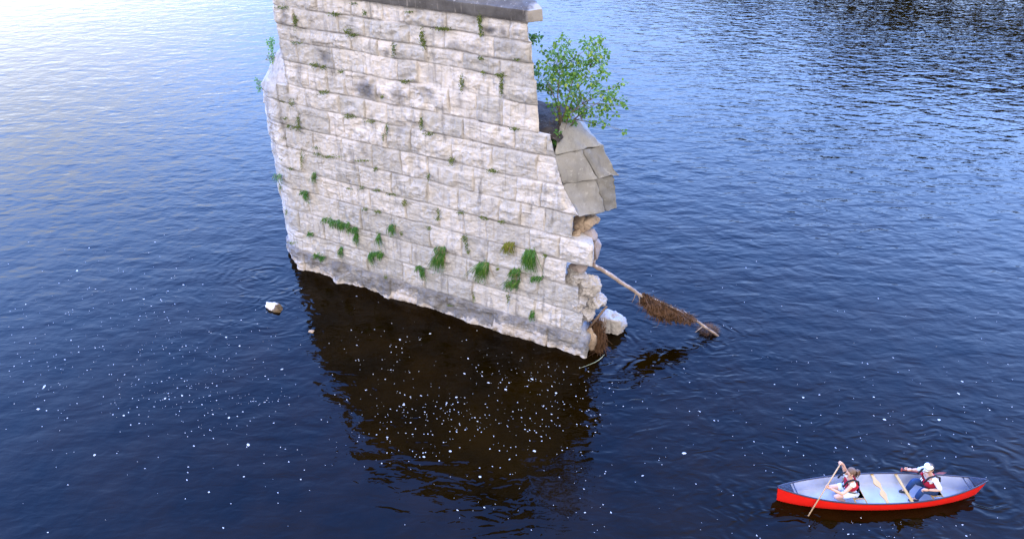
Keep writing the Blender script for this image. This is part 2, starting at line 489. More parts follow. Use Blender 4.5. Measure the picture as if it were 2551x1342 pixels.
def build_wall():
    V, Fq, A = [], [], {k: [] for k in ('tint', 'tint2', 'joint', 'stain', 'base')}
    nv = 0

    def add_patch(q, z, base_xy, nrm_xy, keep=1.0, flip=False, extra=0, weld=None):
        nonlocal nv
        rel, jo, t1, t2, k = blocks(q, z)
        b = (k == 13).astype(float)
        # the footing course stands proud and is worn round below
        rel = rel + b * (.07 + .10 * np.clip((.42 - z) / .4, 0, 1) * (.45 + .7 * fbm(q * 1.3, z * 1.2, oct=4, seed=61)) + .05 * fbm(q * 2.6, z * 4, oct=3, seed=62))
        rel = rel * keep + extra
        x = base_xy[0] + nrm_xy[0] * rel; y = base_xy[1] + nrm_xy[1] * rel
        if weld is not None:
            # start from the last column of the neighbouring face so that the arris closes
            fall = np.exp(-np.arange(q.shape[1]) / 3.0)[None, :]
            x = x + (weld[0][:, None] - x[:, :1]) * fall; y = y + (weld[1][:, None] - y[:, :1]) * fall
        V.append(np.stack([x, y, z], -1).reshape(-1, 3))
        Fq.append(grid_faces(q.shape[0], q.shape[1], nv, flip))
        nv += q.size
        st = stain_at(x, z) * (np.abs(y - BAT * z) < .5)
        for n_, a in (('tint', t1), ('tint2', t2), ('joint', jo), ('stain', st), ('base', b)): A[n_].append(a.ravel())
        return x[:, -1], y[:, -1], x[:, 0], y[:, 0]

    # ---------- lower body, near face
    zr = np.concatenate([np.linspace(-1.0, -.1, 10), np.linspace(-.07, ZC[5], 360)])
    u = np.linspace(0, 1, 560)
    z = np.repeat(zr[:, None], u.size, 1)
    q = SL + (s_end_low(zr)[:, None] - SL) * u[None, :]
    hw = WC - BAT * z
    wl = add_patch(q, z, (q, WC - hw), (np.zeros_like(q), -np.ones_like(q)))
    wl_low = wl
    # ---------- right end of the lower body, running back (broken masonry behind the nose)
    v = np.linspace(0, 1, 46)
    z = np.repeat(zr[:, None], v.size, 1)
    hw = WC - BAT * z
    dd = v[None, :] * 2 * hw
    se = s_end_low(zr)[:, None]
    q = se + dd
    x = se - .45 * dd - .06 * (1 - np.exp(-dd / .12))
    x = x + .10 * fbm(dd * 2.2, z * 2.2, oct=4, seed=91) * (1 - np.exp(-dd / .15))
    add_patch(q, z, (x, WC - hw + dd), (np.ones_like(q), np.zeros_like(q)), keep=.5, weld=wl[:2])
    # ---------- far face
    u2 = np.linspace(0, 1, 120)
    zr2 = np.linspace(-1.0, ZC[5], 120)
    z = np.repeat(zr2[:, None], u2.size, 1)
    hw = WC - BAT * z
    e2 = s_end_low(zr2)[:, None] - .9 * hw[:, :1] - .08
    q = e2 + (SL - e2) * u2[None, :]
    add_patch(q, z, (q, WC + hw), (np.zeros_like(q), np.ones_like(q)))
    # ---------- round nose
    a = np.linspace(0, math.pi, 150)
    zn = np.interp(zr, [-1.0, ZC[5]], [-1.0, 6.25])
    z = np.repeat(zn[:, None], a.size, 1)
    z = z + (zr - zn)[:, None] * np.exp(-a / .12)[None, :]
    hw = WC - BAT * z
    q = SL - a[None, :] * 1.25 + 0 * z
    nx, ny = -np.sin(a)[None, :] + 0 * z, -np.cos(a)[None, :] + 0 * z
    add_patch(q, z, (SL + nx * hw * (1.06 + .21 * np.clip(z / 6.2, 0, 1)), WC + ny * hw), (nx, ny), flip=True, weld=wl_low[2:])
    # ---------- upper body
    zu = np.linspace(ZC[5], ZC[0] + .02, 150)
    sl = -15.02 - S0
    sr = -6.95 - S0 + (9.445 - zu) * .128
    for c in range(5):
        msk = (zu <= ZC[c]) & (zu > ZC[c + 1])
        sr[msk] += (-.05, .0, .02, .06, .03)[c]
    u = np.linspace(0, 1, 450)
    z = np.repeat(zu[:, None], u.size, 1)
    q = sl + (sr[:, None] - sl) * u[None, :]
    hw = WC - BAT * z
    # arrises worn round at both ends
    edge = np.minimum(q - sl, sr[:, None] - q)
    wl = add_patch(q, z, (q, WC - hw + .05 * np.exp(-edge / .05)), (np.zeros_like(q), -np.ones_like(q)))
    v = np.linspace(0, 1, 60)
    z = np.repeat(zu[:, None], v.size, 1)
    hw = WC - BAT * z; dd = v[None, :] * 2 * hw
    add_patch(sr[:, None] + dd, z, (sr[:, None] - .62 * dd, WC - hw + dd), (np.full_like(z, .85), np.full_like(z, .5)), keep=.4, weld=wl[:2])
    add_patch(sl - dd, z, (sl + 0 * dd, WC - hw + dd), (-np.ones_like(z), np.zeros_like(z)), keep=.6, flip=True, weld=wl[2:])
    q = sl + (sr[:, None] - 1.24 * hw[:, :1] - sl) * u2[None, :]
    z = np.repeat(zu[:, None], u2.size, 1); hw = WC - BAT * z
    add_patch(q, z, (q, WC + hw), (np.zeros_like(q), np.ones_like(q)), flip=True)
    V_ = np.concatenate(V); F_ = np.concatenate(Fq)
    # flat top of the lower body at the right end and of the upper body
    t0 = len(V_)
    top = [(sl + .3, .5, 6.68), (s_end_low(6.7) - .02, .36, 6.68), (s_end_low(6.7) + .25, WC, 6.68), (s_end_low(6.7), 2 * WC - .36, 6.68), (sl + .3, 2 * WC - .5, 6.68)]
    V_ = np.concatenate([V_, np.array(top)])
    me = bpy.data.meshes.new('masonry_wall')
    me.from_pydata(V_.tolist(), [], F_.tolist() + [[t0, t0 + 1, t0 + 2, t0 + 3, t0 + 4]])
    me.update()
    for n_, a_ in A.items(): fattr(me, n_, np.concatenate(a_ + [np.zeros(5)]))
    link('masonry_wall', me, STONE, pier)


build_wall()


def rock_mesh(bm, c, r, seed, sub=4, rough=.22, cuts=13):
    """lumpy rock of radii r around c"""
    t = bmesh.new(); bmesh.ops.create_icosphere(t, subdivisions=sub, radius=1.0)
    co = np.array([v.co[:] for v in t.verts])
    o = seed * 13.7
    # planar cuts make it angular
    rs = np.random.RandomState(seed)
    d = np.ones(len(co))
    for _ in range(cuts):
        n = rs.normal(size=3); n /= np.linalg.norm(n)
        h = rs.uniform(.58, .92)
        dt = co @ n
        d = np.minimum(d, np.where(dt > .01, h / np.maximum(dt, .01), 9))
    d = d + rough * (.34 * fbm(co[:, 0] * 1.6 + o, co[:, 1] * 1.6, co[:, 2] * 1.6, 5, seed, .6) - .35 * np.abs(fbm(co[:, 0] * 3 + o, co[:, 1] * 3, co[:, 2] * 3, 3, seed + 3)))
    co = co * d[:, None] * np.array(r)
    me = bpy.data.meshes.new('tmp')
    for v, p in zip(t.verts, co): v.co = Vector(p) + Vector(c)
    t.to_mesh(me); t.free()
    bm.from_mesh(me); bpy.data.meshes.remove(me)


def rubble_material(name, a, b, c):
    m = Mat(name, .9, .12)
    n1, n2 = m.noise(2.2, 5, .65), m.noise(9, 5, .7)
    col = m.mix(m.rng(n1, .3, .7), a, b)
    col = m.mix(m.rng(n2, .55, .72, 0, .7), col, c)
    pits = m.rng(m.noise(24, 3, .7), .36, .27)
    col = m.mix(m.math('MULTIPLY', pits, .7), col, (.11, .095, .085))
    nn = m.bump(m.noise(6, 6, .7), .05, .9)
    return m.done(col, m.bump(m.noise(30, 4, .7), .008, .8, nn))


RUB_PALE = rubble_material('bleached_rubble', (.44, .40, .385), (.28, .265, .26), (.56, .52, .50))
RUB_TAN = rubble_material('tan_rubble', (.40, .30, .215), (.27, .21, .165), (.52, .42, .33))
RUB_PINK = rubble_material('pinkish_rubble', (.33, .27, .255), (.24, .205, .20), (.45, .38, .35))
CONC = None


def rubble():
    bm = bmesh.new()
    for i, (px, py, rx, rz, dep) in enumerate([(1450, 556, .30, .26, .62), (1472, 545, .26, .18, .95), (1436, 580, .14, .13, .35), (1468, 556, .2, .2, .6)]):
        p = pier_pt(px, py, dep); rock_mesh(bm, p, (rx, .3, rz), 20 + i)
    link('rubble_core', bm_mesh('rubble_core_tan', bm), RUB_TAN, pier)['label'] = 'tan rubble packed in the gap under the sloping cap'
    bm = bmesh.new()
    for i, (px, py, rx, rz, dep) in enumerate([(1468, 590, .26, .22, .55), (1484, 620, .17, .42, .8), (1470, 640, .25, .2, .75), (1440, 662, .3, .16, .55)]):
        p = pier_pt(px, py, dep); rock_mesh(bm, p, (rx, .34, rz), 30 + i)
    link('rubble_core', bm_mesh('rubble_core_pink', bm), RUB_PINK, pier)['label'] = 'pinkish grey rubble left where facing stones fell away'
    bm = bmesh.new()
    for i, (px, py, rx, rz, dep) in enumerate([(1435, 690, .42, .30, .34), (1462, 712, .5, .42, .52), (1484, 748, .34, .40, .7), (1415, 728, .42, .38, .30), (1462, 775, .28, .30, .45), (1440, 752, .3, .3, .22)]):
        p = pier_pt(px, py, dep); rock_mesh(bm, p, (rx * .95, .42, rz), 40 + i, 5, .42, 17)
    link('rubble_core', bm_mesh('rubble_core_pale', bm), RUB_PALE, pier)['label'] = 'bleached bulging rubble near the foot of the broken nose'


rubble()


def concrete_material(name, base, dark, spots):
    m = Mat(name, .9, .15)
    n1 = m.noise(1.3, 5, .65)
    c = m.mix(m.rng(n1, .3, .7), base, dark)
    c = m.mix(m.rng(m.noise(7, 4, .7), .58, .70, 0, .55), c, spots)
    c = m.mix(m.rng(m.noise(40, 3, .7), .40, .30, 0, .6), c, (.07, .068, .065))
    c = m.mix(m.rng(m.noise(2.2, 4, .6, (3, 3, .25)), .55, .75, 0, .5), c, tuple(v * .6 for v in dark))
    return m.done(c, m.bump(m.noise(22, 5, .75), .012, .8))


CAP_P = concrete_material('smooth_dressed_stone', (.275, .262, .25), (.19, .182, .175), (.39, .375, .36))
CAP_L = concrete_material('pale_dressed_stone', (.28, .265, .24), (.19, .18, .168), (.38, .365, .335))
CAP_M = concrete_material('grey_dressed_stone', (.225, .216, .208), (.135, .13, .126), (.36, .35, .34))


def prism(name, ring_a, ring_b, mat, parent, cuts=14, seed=0, rough=.012, bev=.02):
    """block between two matching rings of points, subdivided and roughened"""
    bm = bmesh.new()
    va = [bm.verts.new(p) for p in ring_a]; vb = [bm.verts.new(p) for p in ring_b]
    n = len(va)
    bm.faces.new(va); bm.faces.new(vb[::-1])
    for i in range(n):
        bm.faces.new((va[i], vb[i], vb[(i + 1) % n], va[(i + 1) % n]))
    bmesh.ops.recalc_face_normals(bm, faces=bm.faces)
    bmesh.ops.bevel(bm, geom=bm.edges[:], offset=bev, segments=2, affect='EDGES', profile=.6)
    bmesh.ops.triangulate(bm, faces=[f for f in bm.faces if len(f.verts) > 4])
    for _ in range(5):
        long = [e for e in bm.edges if e.calc_length() > .12]
        if not long: break
        bmesh.ops.subdivide_edges(bm, edges=long, cuts=1, use_grid_fill=True)
        bmesh.ops.triangulate(bm, faces=[f for f in bm.faces if len(f.verts) > 4])
    bm.normal_update()
    co = np.array([v.co[:] for v in bm.verts]); no = np.array([v.normal[:] for v in bm.verts])
    d = rough * fbm(co[:, 0] * 5 + seed, co[:, 1] * 5, co[:, 2] * 5, 3, seed) * 1.4
    for v, p in zip(bm.verts, co + no * d[:, None]): v.co = p
    me = bm_mesh(name, bm)
    o = link(name, me, mat, parent)
    return o


def cutwater_cap():
    # each sloping slab: hip on the near face, ridge on the centre plane, mirrored on the far side
    def P(s, z, dep): return (s - S0, dep + 0.0, z)
    slabs = [((-6.12, 6.70), (-6.06, 6.215), (-5.98, 6.86), (-5.14, 6.215)),
             ((-6.09, 6.195), (-5.79, 5.425), (-5.17, 6.195), (-4.62, 5.45)),
             ((-5.83, 5.405), (-5.27, 4.58), (-4.73, 5.43), (-4.54, 4.40))]
    for i, (ht, hb, rt, rb) in enumerate(slabs):
        dn = lambda z: BAT * z - .015
        if i == 0:
            hp = pier_pt(1394, 313, .42); ht = (hp[0] + S0, hp[2])
            dn = lambda z: .42 + BAT * z if z > 6.5 else BAT * z - .015
        L3 = lambda a, b, f: tuple(a[j] + (b[j] - a[j]) * f for j in range(3))
        if i > 0:
            fr = (.58, .64)[i - 1]
            tN, tR = P(ht[0], ht[1], dn(ht[1])), P(rt[0], rt[1], WC)
            bN, bR = P(hb[0], hb[1], dn(hb[1])), P(rb[0], rb[1], WC)
            tF, bF = P(ht[0], ht[1], 2 * WC - dn(ht[1])), P(hb[0], hb[1], 2 * WC - dn(hb[1]))
            core_t, core_b = P(ht[0] - .5, ht[1], WC), P(ht[0] - .5, hb[1], WC)
            o = (.012, -.010)[i - 1]
            prism('cap_slab', [tN, L3(tN, tR, fr - .008), core_t], [bN, L3(bN, bR, fr + .03), core_b], CAP_P, pier, seed=i, bev=.016, rough=.022)['label'] = 'paler smooth cap stone next to the wall'
            sh = lambda p: (p[0] + o, p[1] - o * .6, p[2])
            prism('cap_slab', [sh(L3(tN, tR, fr + .008)), sh(tR), sh(tF), core_t], [sh(L3(bN, bR, fr + .046)), sh(bR), sh(bF), core_b], CAP_M, pier, seed=i + 10, bev=.016, rough=.034)['label'] = 'darker pitted cap stone at the point of the nose'
            continue
        ra = [P(ht[0], ht[1], dn(ht[1])), P(rt[0], rt[1], WC), P(ht[0], ht[1], 2 * WC - dn(ht[1])), P(ht[0] - (.12 if i == 0 else .7), ht[1], WC + .1), ]
        rb_ = [P(hb[0], hb[1], dn(hb[1])), P(rb[0], rb[1], WC), P(hb[0], hb[1], 2 * WC - dn(hb[1])), P(ht[0] - (.12 if i == 0 else .7), hb[1], WC + .1)]
        prism('cap_slab', ra, rb_, (CAP_L, CAP_M, CAP_M)[i], pier, seed=i, bev=.022, rough=.022)
    # nose cap: half cone of dressed stone leaning on the end of the upper body
    nz, na = 30, 60
    zb, zt = 6.25, 7.70
    v = np.linspace(0, 1, nz)[:, None]; a = np.linspace(0, math.pi, na)[None, :]
    hw = WC - BAT * 6.5
    r = (hw + .045) * (1 - .72 * v ** 1.5) + .025 * fbm(a * 3 + 0 * v, v * 4 + 0 * a, oct=3, seed=8)
    z = zb + (zt - zb) * v ** 1.0 + 0 * a
    r[0] = hw - .02; z[0] = zb - .15
    x = SL + .22 * v - np.sin(a) * r * 1.27; y = WC - np.cos(a) * r
    x = np.concatenate([x[:, :1] + .7, x, x[:, -1:] + .7], 1); y = np.concatenate([y[:, :1], y, y[:, -1:]], 1); z = np.concatenate([z[:, :1], z, z[:, -1:]], 1)
    na += 2
    x = x + .05 * fbm(y * 2.2, z * 2.2, oct=4, seed=18); z = z + .03 * fbm(y * 3, x * 3, oct=3, seed=19)
    me = mesh_of('nose_cap', np.stack([x, y, z], -1).reshape(-1, 3), grid_faces(nz, na, 0, True))
    q_ = vnoise(np.floor(x * 1.3), np.floor(z * 1.2), seed=6)
    for n_, a_ in (('tint', q_ * .5 + .5), ('tint2', q_ * 0 + .5), ('joint', x * 0), ('stain', x * 0 + .25), ('base', x * 0)): fattr(me, n_, a_)
    link('nose_cap', me, STONE, pier)


cutwater_cap()


def coping():
    m = Mat('weathered_coping', .85, .2)
    c = m.mix(m.rng(m.noise(1.6, 5, .7), .3, .7), (.055, .050, .050), (.13, .12, .116))
    c = m.mix(m.rng(m.noise(3.0, 4, .6, (2.4, 2.4, .25)), .57, .70, 0, .7), c, (.34, .30, .275))
    sp = m.N.new('ShaderNodeSeparateXYZ'); m.L.new(m.tc.outputs['Object'], sp.inputs[0])
    end = m.rng(m.math('ADD', sp.outputs[0], m.rng(m.noise(4, 3), .3, .7, -.08, .08)), 2.98, 3.12)
    c = m.mix(m.math('MULTIPLY', end, .8), c, (.36, .325, .30))
    c = m.mix(m.rng(m.noise(14, 3, .6), .68, .74, 0, .8), c, (.45, .45, .43))
    mat = m.done(c, m.bump(m.noise(18, 5, .7), .015, .8))
    hw = WC - BAT * 9.445
    y0, y1 = WC - hw - .10, WC + hw + .10
    xr, xl = -6.93 - S0, -15.15 - S0
    tip = (xr + .24, y0 + .30)
    bot = [(xl, y0), (xr, y0), tip, (xr - 1.0, y1), (xl, y1)]
    z0, z1, z2 = 9.455, 9.735, 10.05
    ctr = [(xl + .5, WC - .3), (xr - .75, WC - .3), (xr - .62, WC - .1), (xr - 1.2, WC + .3), (xl + .5, WC + .3)]
    prism('coping', [(x, y, z0) for x, y in bot], [(x, y, z1) for x, y in bot], mat, pier, seed=5, bev=.010)['label'] = 'dark weathered front course of the coping'
    ins = [(x + (.02 if i in (0, 4) else -.02), y + (.02 if i < 3 else -.02), z1 - .012) for i, (x, y) in enumerate(bot)]
    prism('coping', ins, [(x, y, z2) for x, y in ctr], mat, pier, seed=6, bev=.012)['label'] = 'sloping weathered top of the coping'


coping()


def bridge_seat():
    y0, y1 = .95, 1.85
    a = [(-14.6 - S0, y0, 10.02), (-8.1 - S0, y0, 10.02), (-8.4 - S0, y1, 10.02), (-14.6 - S0, y1, 10.02)]
    prism('bridge_seat', a, [(x, y, 11.3) for x, y, z in a], CAP_L, pier, seed=7)


bridge_seat()


def soil():
    m = Mat('dark_soil', .95, .1)
    c = m.mix(m.rng(m.noise(3, 5, .7), .3, .7), (.028, .024, .024), (.075, .064, .058))
    c = m.mix(m.rng(m.noise(22, 3, .6), .66, .74, 0, .9), c, (.34, .31, .30))
    mat = m.done(c, m.bump(m.noise(12, 5, .7), .05, 1))
    nx, ny = 60, 60
    X, Y = np.meshgrid(np.linspace(-8.6, -6.02, nx) - S0, np.linspace(.36, 2 * WC - .26, ny))
    edge = np.minimum.reduce([X - X.min(), X.max() - X, Y - Y.min(), Y.max() - Y])
    lim = -6.25 - S0 + .2 * (1 - np.abs(Y - WC) / 1.0)
    Z = 6.67 + .10 * (1 - np.exp(-edge / .15)) + .05 * fbm(X * 2.5, Y * 2.5, oct=4, seed=2) - .8 * np.clip(X - lim, 0, 1)
    me = mesh_of('soil_bed', np.stack([X, Y, Z], -1).reshape(-1, 3), grid_faces(ny, nx))
    link('soil_bed', me, mat, pier)


soil()
# ------------------------------------------------------------------ foam
def foam():
    m = Mat('foam_sparkle_white', .9, .2)
    mat = m.done((.40, .42, .46))
    rs = np.random.RandomState(11)
    cl = [(200, 830, 150, 140, 150), (100, 930, 100, 60, 60), (400, 870, 90, 80, 80), (520, 960, 60, 50, 55), (500, 1060, 60, 40, 35),
          (650, 1000, 60, 15, 34), (380, 1000, 60, 30, 40), (430, 760, 60, 60, 36), (600, 900, 90, 50, 40), (200, 650, 130, 50, 34), (650, 800, 60, 60, 20),
          (960, 880, 100, 40, 44), (1000, 1000, 90, 60, 56), (1080, 1025, 80, 26, 60), (1250, 920, 60, 30, 50), (1200, 1045, 110, 45, 56), (1380, 950, 80, 30, 60),
          (1400, 1010, 80, 30, 50), (950, 1090, 60, 40, 34), (1330, 1080, 80, 40, 36), (1100, 1110, 80, 40, 34), (900, 780, 80, 40, 12), (700, 1120, 100, 80, 26),
          (2000, 950, 300, 150, 60), (2250, 1050, 200, 80, 55), (2300, 880, 200, 100, 36), (1750, 1180, 200, 100, 40), (1650, 1000, 90, 70, 30),
          (2400, 1000, 100, 150, 34), (2200, 1310, 170, 25, 44), (1700, 640, 120, 80, 22), (1950, 1100, 120, 60, 26), (1450, 1150, 120, 80, 24), (1250, 1260, 250, 60, 26), (400, 1200, 250, 90, 18)]  # the cluster beyond the log paints sparkle on the ripples as flecks
    V, Fc = [], []
    for cx, cy, sx, sy, n in cl:
        for _ in range(int(n * (1.1 if cx < 1500 else .8))):
            a, b = rs.normal(size=2)
            px, py = cx + a * sx, cy + b * sy
            if not (-40 < px < 2600 and 560 < py < 1400): continue
            w = on_water(px, py)
            lx = E_ @ w[:2] - S0; ly = N_ @ w[:2] - DWALL
            if -6.8 < lx < 5.9 and -.35 < ly < 3.2: continue
            q = w[:2] - np.array([8.83, 10.38])
            if abs(q[0]) < 2.7 and abs(q[1]) < .55: continue
            r = .005 + .0105 * rs.rand() ** 2.2 + (.022 * rs.rand() if rs.rand() < .06 else 0)
            el = rs.uniform(1.0, 2.1); rot = -TH + rs.normal() * .5
            k = 7; b0 = len(V)
            for i in range(k):
                t = i / k * 2 * math.pi; rr = r * rs.uniform(.7, 1.25)
                ux, uy = rr * el * math.cos(t), rr * math.sin(t)
                V.append((w[0] + ux * math.cos(rot) - uy * math.sin(rot), w[1] + ux * math.sin(rot) + uy * math.cos(rot), .004))
            V.append((w[0], w[1], .004 + r * .45))
            for i in range(k): Fc.append((b0 + i, b0 + (i + 1) % k, b0 + k))
    o = link('foam', mesh_of('foam', V, Fc), mat)
    o['kind'] = 'stuff'
    o['label'] = 'small white flecks of foam, some painted as water sparkle, drifting on the dark water'


foam()


# ------------------------------------------------------------------ stones in the water
def stone_in_water(name, px, py, r, seed, mat, label, zc=0.0, sub=4, cuts=13):
    w = on_water(px, py)
    bm = bmesh.new(); rock_mesh(bm, (0, 0, 0), r, seed, sub, .3, cuts)
    o = link(name, bm_mesh(name, bm), mat)
    o.location = (w[0], w[1], zc)
    return tag(o, label, 'rock')


def two_tone():
    m = Mat('white_and_brown_stone', .85, .2)
    sx = m.N.new('ShaderNodeSeparateXYZ'); m.L.new(m.tc.outputs['Object'], sx.inputs[0])
    f = m.rng(m.math('ADD', sx.outputs[0], m.rng(m.noise(6, 4), .3, .7, -.06, .06)), .04, .09)
    return m.done(m.mix(f, m.mix(m.noise(5, 4), (.50, .45, .42), (.68, .62, .59)), m.mix(m.noise(8, 4), (.07, .05, .03), (.17, .12, .075))), m.bump(m.noise(14, 4, .7), .02, .8))


stone_in_water('river_stone', 684, 768, (.42, .22, .24), 3, two_tone(),
               'wedge shaped white and brown stone breaking the water left of the pier', .02).rotation_euler = (.2, .3, -.55)
stone_in_water('river_stone', 776, 826, (.12, .09, .07), 8, RUB_TAN, 'tiny tan stone just breaking the surface in the dark pier reflection', -.01, 3)
stone_in_water('boulder', 1518, 818, (.50, .46, .42), 5, RUB_PALE, 'round pale grey boulder in the water beside the broken pier corner', .22, 5, 5)
b_ = stone_in_water('boulder', 1468, 868, (.22, .25, .52), 9, rubble_material('brown_stained_stone', (.36, .27, .20), (.20, .15, .11), (.48, .40, .34)),
                    'brown stained upright stone wrapped in roots at the pier foot', .30)


# ------------------------------------------------------------------ strands: roots, dry grass, driftwood
def tube(bm, pts, radii, sides=6, cap=True):
    pts = [Vector(p) for p in pts]
    rings = []
    up = Vector((0.13, .27, .95))
    for i, p in enumerate(pts):
        t = (pts[min(i + 1, len(pts) - 1)] - pts[max(i - 1, 0)])
        if t.length < 1e-9: t = Vector((0, 0, 1))
        t.normalize()
        a = t.cross(up)
        if a.length < .05: a = t.cross(Vector((1, 0, 0)))
        a.normalize(); b = t.cross(a)
        rings.append([bm.verts.new(p + (a * math.cos(2 * math.pi * k / sides) + b * math.sin(2 * math.pi * k / sides)) * radii[i]) for k in range(sides)])
    for r0, r1 in zip(rings, rings[1:]):
        for k in range(sides):
            bm.faces.new((r0[k], r0[(k + 1) % sides], r1[(k + 1) % sides], r1[k]))
    if cap:
        bm.faces.new(rings[0][::-1]); bm.faces.new(rings[-1])


WOOD = Mat('weathered_driftwood', .8, .2)
_c = WOOD.mix(WOOD.rng(WOOD.noise(3.0, 5, .65), .35, .65), (.20, .145, .115), (.34, .275, .245))
_c = WOOD.mix(WOOD.rng(WOOD.noise(7, 4, .7), .57, .68, 0, .8), _c, (.54, .48, .45))
WOOD = WOOD.done(_c, WOOD.bump(WOOD.noise(18, 5, .7), .02, .8))
DRYG = Mat('brown_dry_grass', .85, .15)
DRYG = DRYG.done(DRYG.mix(DRYG.rng(DRYG.noise(7, 4, .7), .3, .7), (.022, .012, .007), (.15, .080, .045)))


def wpt(px, py, dep, b=BAT): return Vector(to_world(pier_pt(px, py, dep, b)))


def driftwood():
    A = wpt(1462, 652, .55); B_ = Vector(on_water(1790, 838, -.04))
    root = empty('driftwood_log', (B_.x, B_.y, 0), 0, 'long bare driftwood log slanting from the broken pier into the water', 'driftwood')
    off = Vector((B_.x, B_.y, 0))
    bm = bmesh.new()
    # follow the pixel track of the log between its two known ends
    track = [(1462, 652), (1490, 666), (1520, 684), (1552, 706), (1580, 724), (1600, 738), (1640, 756), (1690, 780), (1740, 802), (1790, 838)]
    pts = []
    for i, (px, py) in enumerate(track):
        d = ray(px, py); d = Vector(d / np.linalg.norm(d)); C0 = Vector((0, 0, HCAM))
        ab = (B_ - A).normalized()
        nrm = ab.cross(d.cross(ab)).normalized()      # plane through the log facing the viewer
        t = (A - C0).dot(nrm) / d.dot(nrm)
        pts.append(C0 + d * t)
    pts = [p - off for p in pts]
    rad = [.060, .064, .062, .058, .055, .053, .050, .047, .043, .036]
    fine, fr = [], []
    for i in range(len(pts) - 1):
        for k in range(4):
            f = k / 4
            fine.append(pts[i].lerp(pts[i + 1], f) + Vector((random.gauss(0, .006), random.gauss(0, .006), random.gauss(0, .006))))
            fr.append((rad[i] * (1 - f) + rad[i + 1] * f) * random.uniform(.92, 1.1))
    fine.append(pts[-1]); fr.append(rad[-1])
    tube(bm, fine, fr, 9)
    # a split limb lying against the far half and stubs of twigs
    n = len(fine)
    tube(bm, [fine[19], fine[23] + Vector((0, 0, .09)), fine[28] + Vector((.0, 0, .10)), fine[33] + Vector((0, 0, .04))], [.03, .032, .03, .02], 6)
    for i, dv in ((17, (-.1, -.1, -.32)), (18, (.06, -.1, -.3)), (30, (-.15, .1, .2)), (34, (-.05, -.2, .22)), (33, (-.3, -.2, -.1)), (31, (-.35, -.1, -.08))):
        p = fine[i]; v = Vector(dv)
        tube(bm, [p, p + v * .5 + Vector((.02, 0, .02)), p + v], [.018, .014, .006], 5)
    link('log', bm_mesh('driftwood_trunk', bm), WOOD, root)
    # mat of dry grass caught on the log
    bm = bmesh.new(); rs = np.random.RandomState(4)
    for i in range(2300):
        t = rs.rand(); f = 20 + t * 10.4; lump = .62 + .38 * math.sin(t * 21 + 1) * math.sin(t * 8.3)
        k = int(f); p = fine[k].lerp(fine[k + 1], f - k)
        hang = (.16 + .70 * math.sin(min(1, t * 1.15 + .12) * math.pi) ** .7) * rs.uniform(.15, 1.0) * lump
        hang = min(hang, p.z + .06)
        side = Vector((rs.normal() * .09 + .05, rs.normal() * .09, 0))
        s0 = p + Vector((rs.normal() * .03, rs.normal() * .03, .075 + rs.rand() * .04))
        s1 = p + side + Vector((0, 0, -hang * .4)); s2 = p + side * 1.5 + Vector((rs.normal() * .07 - .05, rs.normal() * .07, -hang))
        w = rs.uniform(.005, .012)
        q = Vector((math.cos(i), math.sin(i), 0)) * w
        v = [bm.verts.new(x) for x in (s0 - q, s0 + q, s1 + q, s2 + q * .2, s2 - q * .2, s1 - q)]
        bm.faces.new((v[0], v[1], v[2], v[5])); bm.faces.new((v[5], v[2], v[3], v[4]))
    for k, (fi, rr, dz) in enumerate(((21, .13, .10), (22.5, .19, .17), (24, .22, .22), (25.5, .21, .21), (27, .17, .17), (28.5, .13, .12), (30, .09, .07))):
        i0 = int(fi); p = fine[i0].lerp(fine[i0 + 1], fi - i0) - Vector((0, 0, dz))
        rock_mesh(bm, p, (rr * 1.3, rr * .95, rr * 1.15), 130 + k, 4, .9, 4)
        for _ in range(190):
            v_ = Vector(rs.normal(size=3)).normalized(); c0 = p + Vector((v_.x * rr * 1.3, v_.y * rr, v_.z * rr * 1.15)) * rs.uniform(.8, 1.08)
            dv = (Vector(rs.normal(size=3)) + Vector((.5, -.2, -.5))).normalized() * rs.uniform(.06, .2); q = dv.orthogonal().normalized() * rs.uniform(.004, .010)
            bm.faces.new([bm.verts.new(z_) for z_ in (c0 - q, c0 + q, c0 + dv * .6 + q + v_ * .03, c0 + dv)])
    link('hanging_grass', bm_mesh('hanging_grass', bm), DRYG, root)
    bm = bmesh.new()
    c = Vector(on_water(1764, 824)) - off
    for i in range(620):
        a = rs.rand() * 6.28; rr = rs.rand() ** .5 * .30
        s0 = c + Vector((math.cos(a) * rr, math.sin(a) * rr * .7, rs.rand() * .16 * (1.2 - rr * 3) + .01))
        dv = Vector((math.cos(a) * .8 + rs.normal() * .5, math.sin(a) * .8 + rs.normal() * .5, rs.rand() * .9 - .15)).normalized() * rs.uniform(.07, .22)
        q = dv.cross(Vector((0.1, .2, 1))).normalized() * rs.uniform(.004, .01)
        s1 = s0 + dv
        s1.z = max(s1.z, -.02)
        v = [bm.verts.new(x) for x in (s0 - q, s0 + q, s1)]
        bm.faces.new(v)
    link('grass_clump', bm_mesh('grass_clump', bm), DRYG, root)


driftwood()


